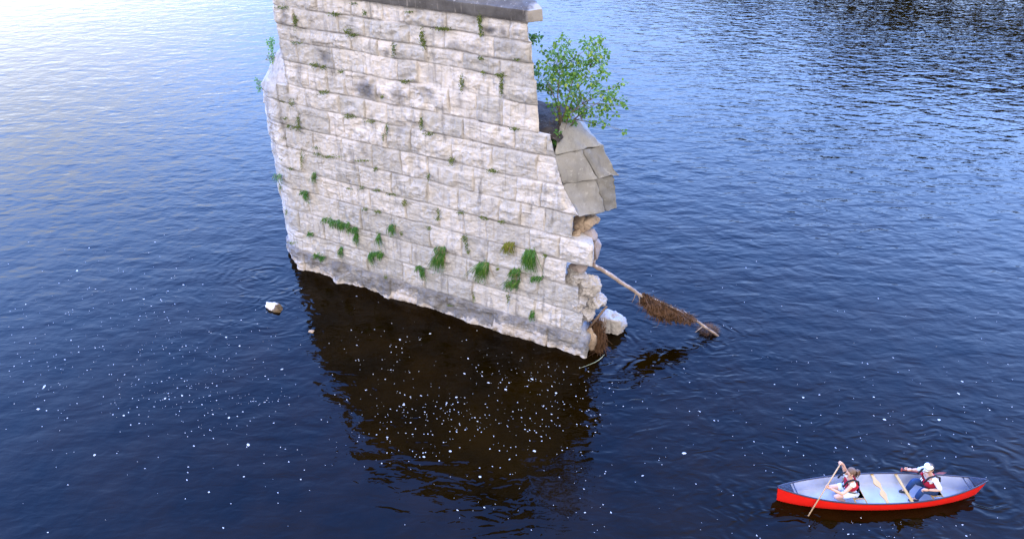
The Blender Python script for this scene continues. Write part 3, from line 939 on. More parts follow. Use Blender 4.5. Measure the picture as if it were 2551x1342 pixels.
def roots():
    base = wpt(1480, 880, .4)
    base = Vector((on_water(1482, 872)[0], on_water(1482, 872)[1], 0))
    root = empty('root_tangle', base, 0, 'brown tangle of dead roots and grass caught between pier foot and boulder', 'root tangle')
    bm = bmesh.new(); rs = np.random.RandomState(6)
    for i in range(520):
        t = rs.rand()
        top = wpt(1478 + rs.normal() * 10 + (1 - t) * 8, 790 + t * 60, .55 + .2 * rs.rand())
        bot = Vector(on_water(1488 + rs.normal() * 14, 868 + rs.normal() * 8)); bot.z = rs.uniform(-.05, .12)
        mid = top.lerp(bot, .5) + Vector((rs.normal() * .07, rs.normal() * .05 - .06, rs.normal() * .06))
        w = rs.uniform(.004, .013)
        tube(bm, [p - base for p in (top, mid, bot)], [w * .8, w, w * .4], 4, False)
    link('root_strands', bm_mesh('root_strands', bm), DRYG, root)
    bm = bmesh.new()
    a, b = wpt(1512, 762, .62), wpt(1466, 818, .30)
    tube(bm, [p - base for p in (a, a.lerp(b, .5) + Vector((0, -.03, .03)), b)], [.035, .04, .03], 7)
    link('branch', bm_mesh('root_branch', bm), simple('wet_branch', (.14, .095, .07), .6), root)


roots()


def wake():  # pale strip added on the water to paint the bright wake line
    pts = [Vector(on_water(x, y, .012)) for x, y in ((1506, 882), (1500, 889), (1492, 896), (1482, 902), (1470, 907), (1457, 912), (1442, 917))]
    bm = bmesh.new()
    b = pts[2].copy(); b.z = 0
    tube(bm, [p - b for p in pts], [.006, .009, .009, .007, .005, .004, .002], 6)
    m = Mat('pale_wake', .5, .4)
    m.done(m.mix(m.noise(1.5, 2), (.55, .60, .48), (.10, .13, .03)))
    o = link('wake_strip', bm_mesh('wake_strip', bm), m.m); o.location = b
    tag(o, 'thin pale strip added for the bright reed trailing in the water at the pier corner', 'wake')


wake()


# ------------------------------------------------------------------ plants on the pier
def leaf_material(name, a, b, c):
    m = Mat(name, .55, .3)
    oi = m.N.new('ShaderNodeNewGeometry')
    r = oi.outputs['Random Per Island']
    col = m.mix(r, a, b)
    col = m.mix(m.rng(m.math('FRACT', m.math('MULTIPLY', r, 7.3)), .8, .95), col, c)
    m.p.inputs['Transmission Weight'].default_value = 0
    m.done(col)
    tr = m.N.new('ShaderNodeBsdfTranslucent'); m.L.new(col, tr.inputs[0])
    mx = m.N.new('ShaderNodeMixShader'); mx.inputs[0].default_value = .28
    out = [n for n in m.N if n.type == 'OUTPUT_MATERIAL'][0]
    m.L.new(m.p.outputs[0], mx.inputs[1]); m.L.new(tr.outputs[0], mx.inputs[2]); m.L.new(mx.outputs[0], out.inputs[0])
    return m.m


LEAF = leaf_material('fresh_green_leaf', (.045, .13, .014), (.13, .25, .026), (.27, .36, .05))
LEAF_DK = leaf_material('dark_green_leaf', (.035, .12, .03), (.08, .20, .05), (.12, .24, .06))
MOSS = leaf_material('olive_moss', (.055, .085, .012), (.13, .17, .02), (.20, .22, .035))
GRASS = leaf_material('bright_grass', (.028, .10, .014), (.07, .19, .028), (.13, .22, .035))
GRASS_Y = leaf_material('yellowish_grass', (.12, .15, .012), (.22, .24, .03), (.15, .11, .02))
GRASS_B = leaf_material('faded_brown_grass', (.22, .16, .09), (.30, .22, .14), (.12, .20, .04))


def add_leaf(bm, p, d, n, L, W):
    """broad pointed leaf, folded a little along its rib"""
    d = d.normalized(); s = d.cross(n)
    if s.length < 1e-4: s = d.orthogonal()
    s.normalize(); n = s.cross(d)
    v = [bm.verts.new(p), bm.verts.new(p + d * L * .35 + s * W * .5 + n * W * .12), bm.verts.new(p + d * L * .75 + s * W * .33 + n * W * .08),
         bm.verts.new(p + d * L - n * L * .12), bm.verts.new(p + d * L * .75 - s * W * .33 + n * W * .08), bm.verts.new(p + d * L * .35 - s * W * .5 + n * W * .12)]
    mid = bm.verts.new(p + d * L * .55)
    for a, b in ((0, 1), (1, 2), (2, 3), (3, 4), (4, 5), (5, 0)): bm.faces.new((v[a], v[b], mid))


def shrub():
    bx, by = 1402, 322
    B0 = wpt(bx, by, .75)
    root = empty('shrub', B0, 0, 'leafy green shrub sprouting from the ledge above the sloping cap', 'shrub')
    Z = [(640, 300, 25), (600, 345, 30), (700, 335, 20), (480, 405, 25), (500, 500, 40), (560, 390, 20), (545, 440, 20), (640, 440, 60), (690, 400, 30), (620, 520, 60),
         (740, 490, 50), (840, 340, 45), (850, 390, 30), (900, 330, 30), (955, 300, 20), (940, 410, 40), (1000, 430, 25), (900, 450, 50), (970, 490, 25), (930, 540, 45),
         (960, 590, 35), (850, 500, 50), (780, 560, 60), (700, 570, 50), (600, 590, 60), (520, 560, 30), (470, 660, 40), (440, 700, 30), (530, 690, 50), (600, 690, 60),
         (680, 680, 60), (760, 650, 40), (860, 640, 45), (900, 670, 30), (740, 740, 50), (820, 760, 45), (700, 800, 50), (760, 840, 60), (800, 880, 40), (640, 810, 30),
         (560, 820, 35), (590, 880, 30), (700, 920, 40), (950, 730, 50), (1000, 760, 40), (1050, 730, 30), (1085, 690, 15), (1130, 660, 15), (1030, 810, 40), (980, 850, 45),
         (900, 870, 40), (870, 960, 30), (970, 960, 40), (880, 990, 15), (1120, 800, 25), (1120, 850, 20), (1075, 915, 12), (735, 990, 15), (1130, 1045, 12), (440, 570, 25),
         (640, 960, 30), (780, 470, 30), (690, 620, 40), (560, 640, 40)]
    rs = np.random.RandomState(2)
    lf, br = bmesh.new(), bmesh.new()
    mains = []
    for (mx, my, dp) in ((1430, 190, 1.0), (1395, 175, .7), (1470, 170, 1.2), (1500, 250, 1.5), (1370, 215, .5), (1450, 260, .4), (1420, 230, 1.5), (1380, 270, .9)):
        tip = wpt(mx, my, dp)
        mid = B0.lerp(tip, .5) + Vector((rs.normal() * .06, rs.normal() * .08, .12))
        st = B0 + Vector((rs.normal() * .05, rs.normal() * .06, -.05))
        tube(br, [p - B0 for p in (st, B0.lerp(mid, .6), mid, mid.lerp(tip, .6), tip)], [.028, .022, .016, .011, .006], 6)
        mains.append((st, mid, tip))
    for zx, zy, zr in Z:
        px, py = 1200 + zx / 3.196, zy / 3.196
        dep = .75 + rs.uniform(-.75, .8) * min(1.0, max(.35, (330 - py) / 140))
        if px < 1350: dep = max(dep, .9)
        c = wpt(px, py, dep); r = zr / 3.196 / 88
        # nearest point of a main stem carries the twig
        best = None
        for st, mid, tip in mains:
            for f in (.3, .5, .7, .85, 1):
                q = st.lerp(mid, f * 2) if f < .5 else mid.lerp(tip, f * 2 - 1)
                dd = (q - c).length + (0.5 if q.z > c.z + .1 else 0)
                if best is None or dd < best[0]: best = (dd, q)
        q = best[1]
        m_ = q.lerp(c, .55) + Vector((0, 0, .05))
        tube(br, [p - B0 for p in (q, m_, c)], [.008, .006, .003], 5)
        n = int(7 + 66 * (zr / 60) ** 2)
        for _ in range(n):
            v = Vector(rs.normal(size=3)); v = v.normalized() * r * rs.rand() ** .45 * 1.15
            p = c + v - B0
            d = (v.normalized() * .5 + Vector((rs.normal() * .5, rs.normal() * .5 - .15, rs.normal() * .35 - .15)))
            nn = Vector((rs.normal() * .45, rs.normal() * .45 - .3, 1))
            L = rs.uniform(.06, .115)
            add_leaf(lf, p, d, nn, L, L * rs.uniform(.62, .85))
    # ginger dead stalks round the base
    for _ in range(30):
        a = B0 + Vector((rs.normal() * .12, rs.normal() * .1, 0)); t = a + Vector((rs.normal() * .2 + .12, rs.normal() * .15, rs.uniform(.25, .75)))
        tube(br, [p - B0 for p in (a, a.lerp(t, .5) + Vector((.03, 0, .02)), t)], [.006, .005, .002], 4)
    link('branches', bm_mesh('shrub_branches', br), simple('shrub_bark', (.15, .11, .085), .8), root)
    link('foliage', bm_mesh('shrub_foliage', lf), LEAF, root, smooth=False)


shrub()


def leafy_plant(name, cat, label, spots, dep, mat, seed, leafL=.07, dens=26, nrm=(0, -1, .6)):
    """small rooted plant built from leaf clusters round pixel-measured points on the pier"""
    rs = np.random.RandomState(seed)
    base = wpt(spots[0][0], spots[0][1], dep)
    root = empty(name, base, 0, label, cat)
    lf, st = bmesh.new(), bmesh.new()
    prev = base
    for px, py, r in spots:
        c = wpt(px, py, dep); rr = r / 85
        tube(st, [prev - base, prev.lerp(c, .5) - base + Vector((0, -.02, .02)), c - base], [.007, .006, .003], 4)
        prev = c
        for _ in range(max(5, int(dens * (r / 10) ** 1.6))):
            v = Vector(rs.normal(size=3)).normalized() * rr * rs.rand() ** .5
            p = c + v * 1.0 - base
            d = v.normalized() * .6 + Vector((rs.normal() * .5, rs.normal() * .4 - .2, rs.normal() * .4 - .1))
            L = leafL * rs.uniform(.7, 1.3)
            add_leaf(lf, p, d, Vector(nrm) + Vector(rs.normal(size=3)) * .4, L, L * .65)
    link('stem', bm_mesh(name + '_stem', st), simple('plant_stem', (.10, .12, .05), .7), root)
    link('foliage', bm_mesh(name + '_foliage', lf), mat, root, smooth=False)
    return root


leafy_plant('wall_plant', 'plant', 'small dark leafy plant on the far side edge just under the coping', [(1330, 98, 12), (1322, 96, 8), (1340, 93, 10), (1326, 104, 9)], .45, LEAF_DK, 5)
leafy_plant('wall_plant', 'plant', 'leafy sprig hanging behind the right edge of the upper wall', [(1334, 176, 10), (1331, 186, 7), (1338, 168, 8)], .6, LEAF_DK, 6)
leafy_plant('wall_plant', 'plant', 'pale green climbing weed on the left edge of the upper wall', [(678, 148, 9), (677, 138, 7), (676, 122, 9), (674, 105, 9), (671, 110, 6), (680, 98, 6), (676, 113, 6)], .5, leaf_material('pale_leaf', (.10, .26, .10), (.2, .38, .16), (.3, .42, .2)), 7)
leafy_plant('wall_plant', 'plant', 'dry grey green weed on top of the rounded nose', [(676, 148, 12), (684, 142, 10), (670, 140, 8), (683, 152, 9)], .55, leaf_material('dry_leaf', (.16, .17, .10), (.26, .24, .17), (.12, .2, .08)), 8, .05)
leafy_plant('wall_plant', 'plant', 'wispy green weed sticking out from the left rim of the rounded nose', [(648, 208, 8), (644, 204, 7), (640, 200, 7), (646, 216, 7), (646, 225, 6)], .95, leaf_material('wispy_leaf', (.10, .24, .10), (.18, .32, .15), (.2, .16, .1)), 9, .06)
leafy_plant('wall_plant', 'plant', 'bright green tuft at the foot of the shrub on the cap', [(1381, 355, 12), (1377, 357, 9), (1388, 353, 8), (1386, 335, 8), (1390, 328, 8), (1388, 342, 5)], .22, GRASS, 10, .06)


def grass_tuft(label, spots, mat, seed, n=150, brown=None):
    """hanging tuft rooted in a joint: blades start along spots (px, py, spread, length px) and droop down the face"""
    rs = np.random.RandomState(seed)
    base = wpt(spots[0][0], spots[0][1], -.06)
    root = tag(bpy.data.objects.new('grass_tuft', None), label, 'grass tuft', 'hanging grass tufts in the pier joints')
    SC.collection.objects.link(root); root.location = base; root.empty_display_size = .1
    bm = bmesh.new(); b2 = bmesh.new()
    for px, py, sp, ln, lean in spots:
        for _ in range(int(n * max(.25, sp * ln / 700))):
            x = px + rs.uniform(-1, 1) * sp; y = py + rs.normal() * 2.5
            p = wpt(x, y, -.05)
            L = ln / 80 * rs.uniform(.35, 1.05)
            o = N_ * -1
            out = rs.uniform(.03, .16)
            side = (rs.normal() * .25 + lean) * L
            e = Vector((E_[0], E_[1], 0)); nn = Vector((o[0], o[1], 0))
            a1 = p + nn * out + e * side * .35 + Vector((0, 0, -L * .25))
            a2 = p + nn * out * 1.05 + e * side + Vector((0, 0, -L))
            w = rs.uniform(.005, .011)
            q = e * w
            t = b2 if (brown and rs.rand() < brown and True) else bm
            v = [t.verts.new(k - base) for k in (p - q, p + q, a1 + q, a2, a1 - q)]
            t.faces.new((v[0], v[1], v[2], v[4])); t.faces.new((v[4], v[2], v[3]))
        # crown of short leaves
        for _ in range(int(sp * 3.2)):
            x = px + rs.uniform(-1, 1) * sp; y = py + rs.uniform(-.15, .85) * ln
            p = wpt(x + lean * (y - py) * .8, y, -.10 + rs.normal() * .03)
            add_leaf(bm, p - base, Vector((rs.normal(), rs.normal() - .4, rs.normal() * .8 - .4)), Vector((-N_[0], -N_[1], .8)), rs.uniform(.03, .06), rs.uniform(.02, .035))
    link('blades', bm_mesh('grass_blades', bm), mat, root, smooth=False)
    if brown: link('dead_blades', bm_mesh('dead_grass_blades', b2), GRASS_B, root, smooth=False)
    else: b2.free()


T = [('wide green mat of grass with a dangling tail, low left on the wall face', [(815, 545, 12, 14, 0), (836, 550, 12, 22, .1), (858, 556, 14, 24, .15), (880, 568, 12, 22, .1), (888, 585, 5, 34, .1)], GRASS, 0),
     ('small lone oval tuft of grass right of the wide green mat', [(978, 562, 8, 32, .05)], GRASS, 0),
     ('tuft shaped like a letter h with a long upright stroke', [(944, 584, 4, 42, 0), (938, 627, 14, 14, .1), (925, 632, 6, 36, .05), (950, 632, 6, 18, 0)], GRASS, 0),
     ('long drooping tuft with a brown dead side, left of the middle of the wall foot', [(1097, 616, 14, 20, .2), (1098, 632, 12, 62, -.22)], GRASS, .25),
     ('yellowish square tuft of grass near the right end of the wall', [(1270, 606, 13, 34, -.1)], GRASS_Y, 0),
     ('tall dense upright green tuft nearest the broken pier end', [(1320, 626, 12, 66, .06), (1338, 690, 14, 12, .1)], GRASS, 0),
     ('slanting drooping green tuft between the brown sided one and the yellowish one', [(1206, 656, 13, 62, -.22)], GRASS, .06),
     ('lower ragged tuft with a brown core below the yellowish one', [(1286, 672, 13, 36, -.1), (1280, 700, 15, 30, -.3)], GRASS, .22),
     ('narrow bent green tuft just left of the brown sided one', [(1044, 664, 8, 10, .3), (1053, 672, 5, 34, .08)], GRASS, 0),
     ('thin vertical green tuft in a joint at lower left', [(851, 618, 4, 28, .05)], GRASS, 0),
     ('pair of flat little green tufts on the dark footing at far left', [(790, 634, 7, 9, .2), (804, 640, 7, 11, 0)], GRASS, 0),
     ('little green tuft on the curve of the nose halfway up', [(693, 436, 9, 22, .15)], GRASS, 0),
     ('thin vertical tuft in the joint at mid left', [(784, 434, 4, 28, 0)], GRASS, 0),
     ('bent tuft hanging from a joint below the mid left one', [(756, 478, 7, 6, .2), (764, 480, 4, 30, .06)], GRASS, 0),
     ('small green tuft low on the right just above the footing', [(1327, 778, 5, 28, 0)], GRASS, 0),
     ('tiny round tuft low at the far left of the wall', [(775, 581, 7, 9, 0)], GRASS, 0)]
for i, (lab, sp, mt, brn) in enumerate(T): grass_tuft(lab, sp, mt, 50 + i, brown=brn or (None if len(sp) > 1 else .1))


def moss():
    """thin moss and weeds lining the joints (growth nobody could count)"""
    rs = np.random.RandomState(9)
    spots = [(704, 19, 14, 4), (832, 36, 16, 4), (866, 80, 9, 7), (880, 88, 10, 5), (1104, 72, 22, 4), (1195, 48, 5, 16), (1197, 70, 4, 18), (1050, 90, 5, 18), (1056, 108, 5, 12),
             (739, 107, 14, 3), (981, 125, 5, 14), (784, 163, 12, 6), (806, 168, 8, 5), (1009, 204, 12, 4), (806, 230, 15, 4), (699, 253, 10, 6), (726, 257, 6, 9), (742, 305, 5, 18),
             (740, 318, 14, 4), (869, 290, 15, 5), (924, 302, 13, 4), (1243, 188, 12, 4), (1249, 215, 4, 28), (1150, 208, 4, 20), (964, 322, 3, 14), (1049, 308, 4, 20), (1068, 334, 12, 4),
             (820, 391, 26, 3), (790, 384, 10, 3), (672, 241, 5, 5), (718, 314, 6, 5), (1282, 322, 10, 4), (735, 55, 5, 20), (1199, 146, 7, 4), (1203, 180, 6, 4), (849, 178, 7, 4), (952, 242, 4, 5),
             (752, 400, 3, 20), (785, 368, 8, 3), (900, 400, 24, 2), (1124, 402, 7, 10), (1226, 426, 12, 5), (935, 421, 6, 5), (902, 468, 7, 5), (938, 474, 10, 4), (974, 484, 12, 3), (1007, 506, 6, 8),
             (1067, 440, 4, 8), (910, 520, 7, 5), (940, 527, 11, 4), (1092, 531, 4, 10), (1146, 530, 10, 4), (1198, 541, 6, 3), (1211, 545, 6, 3), (1249, 553, 9, 4), (1157, 595, 7, 8), (1162, 612, 4, 9), (1166, 627, 4, 6),
             (1068, 569, 7, 4), (1239, 668, 5, 5), (728, 605, 9, 4), (1357, 636, 5, 6), (1020, 30, 10, 2), (908, 34, 4, 6), (880, 10, 8, 2), (1200, 88, 6, 3), (1290, 150, 8, 2), (660, 330, 4, 4), (700, 345, 8, 3), (668, 380, 4, 5), (700, 400, 6, 4),
             (724, 421, 6, 3), (710, 296, 8, 3), (955, 340, 3, 10), (1180, 740, 3, 10), (1265, 745, 3, 14), (690, 470, 4, 9), (713, 530, 3, 8), (870, 470, 8, 2), (1090, 545, 6, 3), (1000, 580, 4, 5), (960, 690, 4, 5), (1120, 760, 8, 2)]
    bm = bmesh.new()
    for px, py, sx, sy in spots:
        for _ in range(int(10 + sx * sy * 1.3)):
            p = wpt(px + rs.normal() * sx * .55, py + rs.normal() * sy * .55, -.085 + rs.normal() * .025)
            if px < 712 and py > 225:      # the rounded nose falls away from the face plane
                p = p + Vector((N_[0], N_[1], 0)) * (712 - px) / 62 * .45
            add_leaf(bm, p, Vector((rs.normal(), rs.normal() - .4, rs.normal())), Vector((-N_[0], -N_[1], .8)), rs.uniform(.02, .05), rs.uniform(.016, .034))
    o = link('moss', bm_mesh('moss', bm), MOSS, None, smooth=False)
    o['kind'] = 'stuff'
    o['label'] = 'olive green moss lining the joints of the pier masonry'


moss()


# ------------------------------------------------------------------ far bank (seen only mirrored in the water)
def far_bank():
    m = Mat('bank_grass', .95, .1)
    mat = m.done(m.mix(m.rng(m.noise(.08, 5, .65), .3, .7), (.030, .045, .012), (.065, .07, .022)), m.bump(m.noise(.8, 5, .7), .3, 1))
    ss = np.linspace(-420, 420, 140); dd = np.array([132, 137, 141, 147, 156, 175, 210, 270, 360.])
    hz = np.array([-3, -.8, .6, 1.8, 2.6, 4, 7, 11, 14.])
    S_, D_ = np.meshgrid(ss, dd)
    Zz = np.repeat(hz[:, None], ss.size, 1) + fbm(S_ * .05, D_ * .05, oct=3, seed=71) * np.linspace(.2, 2.5, 9)[:, None]
    D2 = D_ + 4 * fbm(S_ * .03, D_ * .0, oct=3, seed=72)
    X = E_[0] * S_ + N_[0] * D2; Y = E_[1] * S_ + N_[1] * D2
    o = link('river_bank', mesh_of('river_bank', np.stack([X, Y, Zz], -1).reshape(-1, 3), grid_faces(9, 140)), mat)
    o['kind'] = 'structure'
    o['label'] = 'grassy far river bank beyond the water'
    leaf = leaf_material('bank_foliage', (.040, .050, .006), (.080, .090, .010), (.10, .095, .015))
    bark = simple('tree_bark', (.10, .08, .065), .9)
    protos = []
    for k in range(4):
        rs = np.random.RandomState(80 + k)
        t = empty('leafy_tree', (0, 0, 0))
        bm = bmesh.new()
        tube(bm, [(0, 0, -.6), (.1, 0, 3), (.25 * rs.normal(), .1, 7), (.3, .2, 12)], [.38, .30, .2, .06], 8)
        limbs = []
        for i in range(9):
            a = i * 2.4 + rs.rand(); z0 = 3 + i * .9
            tip = Vector((math.cos(a) * (3.4 - i * .12), math.sin(a) * (3.4 - i * .12), z0 + 3.2))
            tube(bm, [(0.1, 0, z0), (tip.x * .5, tip.y * .5, z0 + 1.3), tip], [.14, .09, .03], 5); limbs.append(tip)
        link('trunk', bm_mesh('tree_trunk', bm), bark, t)
        lf = bmesh.new()
        cl = [(p, rs.uniform(1.3, 2.1)) for p in limbs] + [(Vector((rs.normal() * 1.3, rs.normal() * 1.3, rs.uniform(7, 15))), rs.uniform(1.2, 2.0)) for _ in range(12)]
        for c, r in cl:
            for _ in range(210):
                v = Vector(rs.normal(size=3)).normalized() * r * rs.rand() ** .4; v.z *= .75
                L = rs.uniform(.32, .6)
                p = c + v; d = Vector(rs.normal(size=3)).normalized(); s_ = d.orthogonal().normalized() * L * .4
                vs = [lf.verts.new(q) for q in (p - d * L * .5, p + s_, p + d * L * .5, p - s_)]
                lf.faces.new(vs)
        link('crown', bm_mesh('tree_crown', lf), leaf, t, smooth=False)
        protos.append(t)
    rs = np.random.RandomState(5)
    spots = []
    for s in np.arange(-110, 104, 3.9):
        h = np.interp(s, [-110, -52, -26, 2, 110], [.25, .75, 1.4, 1.9, 2.4]) * rs.uniform(.8, 1.15)
        spots.append((s + rs.normal() * 1.5, 149 + rs.rand() * 8, h))
    for i, (s, d, h) in enumerate(spots):
        if i < 4: r = protos[i]
        else:
            src = protos[i % 4]; r = src.copy(); SC.collection.objects.link(r)
            for ch in src.children:
                c = ch.copy(); SC.collection.objects.link(c); c.parent = r
        r.location = (E_[0] * s + N_[0] * d, E_[1] * s + N_[1] * d, 2.0)
        r.rotation_euler = (0, 0, rs.rand() * 6.28); r.scale = (h * 1.15, h * 1.15, h)
        tag(r, 'leafy green tree on the far river bank whose dark image lies in the ripples', 'tree', 'trees on the far river bank')


far_bank()

# ------------------------------------------------------------------ canoe
C_ORG, C_ROT = Vector((8.83, 10.385, 0)), math.atan2(.17, 5.06)
HL, HB = 2.53, .425


def hb(t): return HB * (1 - abs(t) ** 2.2) ** .92 + .012


def sheer(t): return .335 + (.16 if t < 0 else .20) * abs(t) ** 2.8


def keel(t): return -.09 + .10 * abs(t) ** 8


def canoe():
    root = empty('canoe', C_ORG, C_ROT, 'long red canoe with a pale grey inside carrying two paddlers', 'canoe')
    nt_, na = 81, 33
    T_ = np.linspace(-1, 1, nt_)

    def shell(off, lo):
        V = []
        for t in T_:
            b, zs, zk = hb(t) - off, sheer(t), keel(t)
            b = max(b, .002)
            for a in np.linspace(-1, 1, na):
                s = abs(a)
                y = b * math.sin(s * math.pi / 2) ** .62
                z = zs - (zs - zk - off) * max(0.0, math.cos(s * math.pi / 2)) ** .60
                f = (z - zk) / (zs - zk)                    # stem leans out a little toward the rail
                x = t * (HL - .08 * (1 - f) * abs(t) ** 10 - off * abs(t) ** 6)
                V.append((x, math.copysign(y, a), max(z, lo)))
        return V
    paint = Mat('red_hull', .28, .5)
    pn = paint.noise(5, 4)
    paint.done(paint.mix(pn, (.62, .010, .008), (.74, .018, .012)))
    inner = Mat('pale_grey_liner', .6, .35)
    c = inner.mix(inner.rng(inner.noise(2.2, 4, .6), .3, .7), (.33, .37, .48), (.46, .49, .58))
    sc = inner.rng(inner.noise(9, 4, .7, (.35, 1.4, 1)), .68, .74, 0, .55)
    inner.done(inner.mix(sc, c, (.16, .17, .2)))
    V = shell(0, -9)
    link('hull', mesh_of('canoe_hull', V, grid_faces(nt_, na)), paint.m, root)
    V = shell(.014, .035)
    link('liner', mesh_of('canoe_liner', V, grid_faces(nt_, na, 0, True)), inner.m, root)
    navy = simple('dark_navy_vinyl', (.020, .020, .042), .45, .4)
    bm = bmesh.new()
    for sgn in (-1, 1):
        tube(bm, [(t * HL, sgn * (hb(t)), sheer(t) + .006) for t in np.linspace(-1, 1, 61)], [.019] * 61, 8)
    link('gunwale', bm_mesh('canoe_gunwale', bm), navy, root)
    for sg, ln in ((-1, .14), (1, .15)):
        bm = bmesh.new()
        ts = np.linspace(1, 1 - ln, 10)
        up, dn = [], []
        for t in ts:
            t *= sg; b = hb(t)
            row = [(t * HL, y * b, sheer(t) + .018 + .012 * (1 - y * y)) for y in np.linspace(-1, 1, 7)]
            up.append([bm.verts.new(p) for p in row])
        for r0, r1 in zip(up, up[1:]):
            for k in range(6): bm.faces.new((r0[k], r0[k + 1], r1[k + 1], r1[k]))
        bmesh.ops.solidify(bm, geom=bm.faces[:], thickness=.012)
        # carrying handle just behind the plate
        t = sg * (1 - ln - .035)
        tube(bm, [(t * HL, y * hb(t), sheer(t) + .0 - .015 * (1 - y * y)) for y in np.linspace(-1, 1, 7)], [.014] * 7, 6)
        link('deck_plate', bm_mesh('canoe_deck_plate', bm), navy, root)
    ash = Mat('ash_wood', .45, .4)
    ash = ash.done(ash.mix(ash.noise(4, 4, .6, (8, 1, 1)), (.36, .20, .05), (.46, .275, .085)))

    def bar(name, x0, width, scoop):
        bm = bmesh.new(); t = x0 / HL; b = hb(t)
        rows = []
        for y in np.linspace(-1, 1, 33):
            w = width * (1 + (1.25 * math.exp(-((abs(y) - .36) / .20) ** 2) - .35 * math.exp(-(y / .12) ** 2) if scoop else 0))
            o = .030 * math.exp(-(y / .22) ** 2) if scoop else 0
            rows.append([bm.verts.new((x0 + dx + o, y * b, sheer(t) - .018 + dz)) for dx, dz in ((-w, -.011), (w, -.011), (w, .011), (-w, .011))])
        for r0, r1 in zip(rows, rows[1:]):
            for k in range(4): bm.faces.new((r0[k], r0[(k + 1) % 4], r1[(k + 1) % 4], r1[k]))
        bmesh.ops.recalc_face_normals(bm, faces=bm.faces)
        link(name, bm_mesh('canoe_' + name, bm), ash, root, smooth=False)
    bar('yoke', -.01, .036, True)
    bar('thwart', .575, .032, False)
    web = Mat('black_webbing', .7, .3)
    wv = web.N.new('ShaderNodeTexBrick'); web.L.new(web.tc.outputs['Object'], wv.inputs[0])
    wv.inputs['Scale'].default_value = 9; wv.inputs['Color1'].default_value = (.03, .018, .06, 1); wv.inputs['Color2'].default_value = (.015, .012, .022, 1)
    wv.inputs['Mortar'].default_value = (.16, .15, .22, 1)
    web.done(wv.outputs[0])
    for x0, z0 in ((-.58, .235), (1.30, .25)):
        t = x0 / HL; b = hb(t) * .93
        bm = bmesh.new()
        for dx in (-.13, .13):
            tube(bm, [(x0 + dx, y * b, z0) for y in np.linspace(-1, 1, 5)], [.017] * 5, 6)
        for sy in (-.20, .20):
            tube(bm, [(x0 - .13, sy, z0), (x0 + .13, sy, z0)], [.015] * 2, 6)
        st = link('seat', bm_mesh('canoe_seat', bm), ash, root)
        bm = bmesh.new()
        v = [bm.verts.new(p) for p in ((x0 - .12, -.19, z0 + .018), (x0 + .12, -.19, z0 + .018), (x0 + .12, .19, z0 + .018), (x0 - .12, .19, z0 + .018))]
        bm.faces.new(v)
        bmesh.ops.solidify(bm, geom=bm.faces[:], thickness=.006)
        link('webbing', bm_mesh('seat_webbing', bm), web.m, st, smooth=False)
    return root


canoe()


# ------------------------------------------------------------------ people
def skin_bm(verts, edges, radii, sub=2, root=0):
    me = bpy.data.meshes.new('skel'); me.from_pydata([tuple(v) for v in verts], edges, []); me.update()
    o = bpy.data.objects.new('skel', me); SC.collection.objects.link(o)
    md = o.modifiers.new('skin', 'SKIN'); md.use_smooth_shade = True; md.branch_smoothing = .4
    for i, r in enumerate(radii):
        sv = me.skin_vertices[0].data[i]
        sv.radius = r if isinstance(r, tuple) else (r, r)
        sv.use_root = (i == root)
    ss = o.modifiers.new('sub', 'SUBSURF'); ss.levels = sub; ss.render_levels = sub
    dg = bpy.context.evaluated_depsgraph_get()
    out = bpy.data.meshes.new_from_object(o.evaluated_get(dg))
    bpy.data.objects.remove(o)
    bm = bmesh.new(); bm.from_mesh(out); bpy.data.meshes.remove(out)
    return bm


def chain(path, start, verts, edges, radii, rr):
    prev = start
    for p, r in zip(path, rr):
        verts.append(Vector(p)); radii.append(r); i = len(verts) - 1
        if prev is not None: edges.append((prev, i))
        prev = i
    return prev


SKIN = Mat('skin', .55, .35)
SKIN = SKIN.done(SKIN.mix(SKIN.noise(14, 3), (.52, .29, .20), (.60, .35, .25)))


def hand(bm, wrist, palm, axis, curl, thumb_side):
    """palm plus four curled fingers and a thumb closing round the direction axis"""
    wrist, palm = Vector(wrist), Vector(palm)
    f = (palm - wrist).normalized(); ax = Vector(axis).normalized(); n = f.cross(ax).normalized() * curl
    tube(bm, [wrist, wrist.lerp(palm, .5), palm, palm + f * .035], [.024, .033, .036, .026], 8)
    for k, (o, L) in enumerate(((-.030, .060), (-.010, .070), (.011, .066), (.030, .052))):
        b = palm + f * .025 + ax * o
        tube(bm, [b, b + f * L * .42 + n * .008, b + f * L * .55 + n * .034, b + f * L * .25 + n * .052], [.0100, .0095, .009, .007], 6)
    b = wrist.lerp(palm, .55) + ax * thumb_side * .030
    tube(bm, [b, b + ax * thumb_side * .026 + f * .020 + n * .012, b + ax * thumb_side * .016 + f * .040 + n * .036], [.0115, .011, .008], 6)


def ball(bm, c, r, seg=20):
    t = bmesh.new(); bmesh.ops.create_uvsphere(t, u_segments=seg, v_segments=seg // 2, radius=1)
    for v in t.verts: v.co = Vector((v.co.x * r[0], v.co.y * r[1], v.co.z * r[2])) + Vector(c)
    me = bpy.data.meshes.new('t'); t.to_mesh(me); t.free(); bm.from_mesh(me); bpy.data.meshes.remove(me)


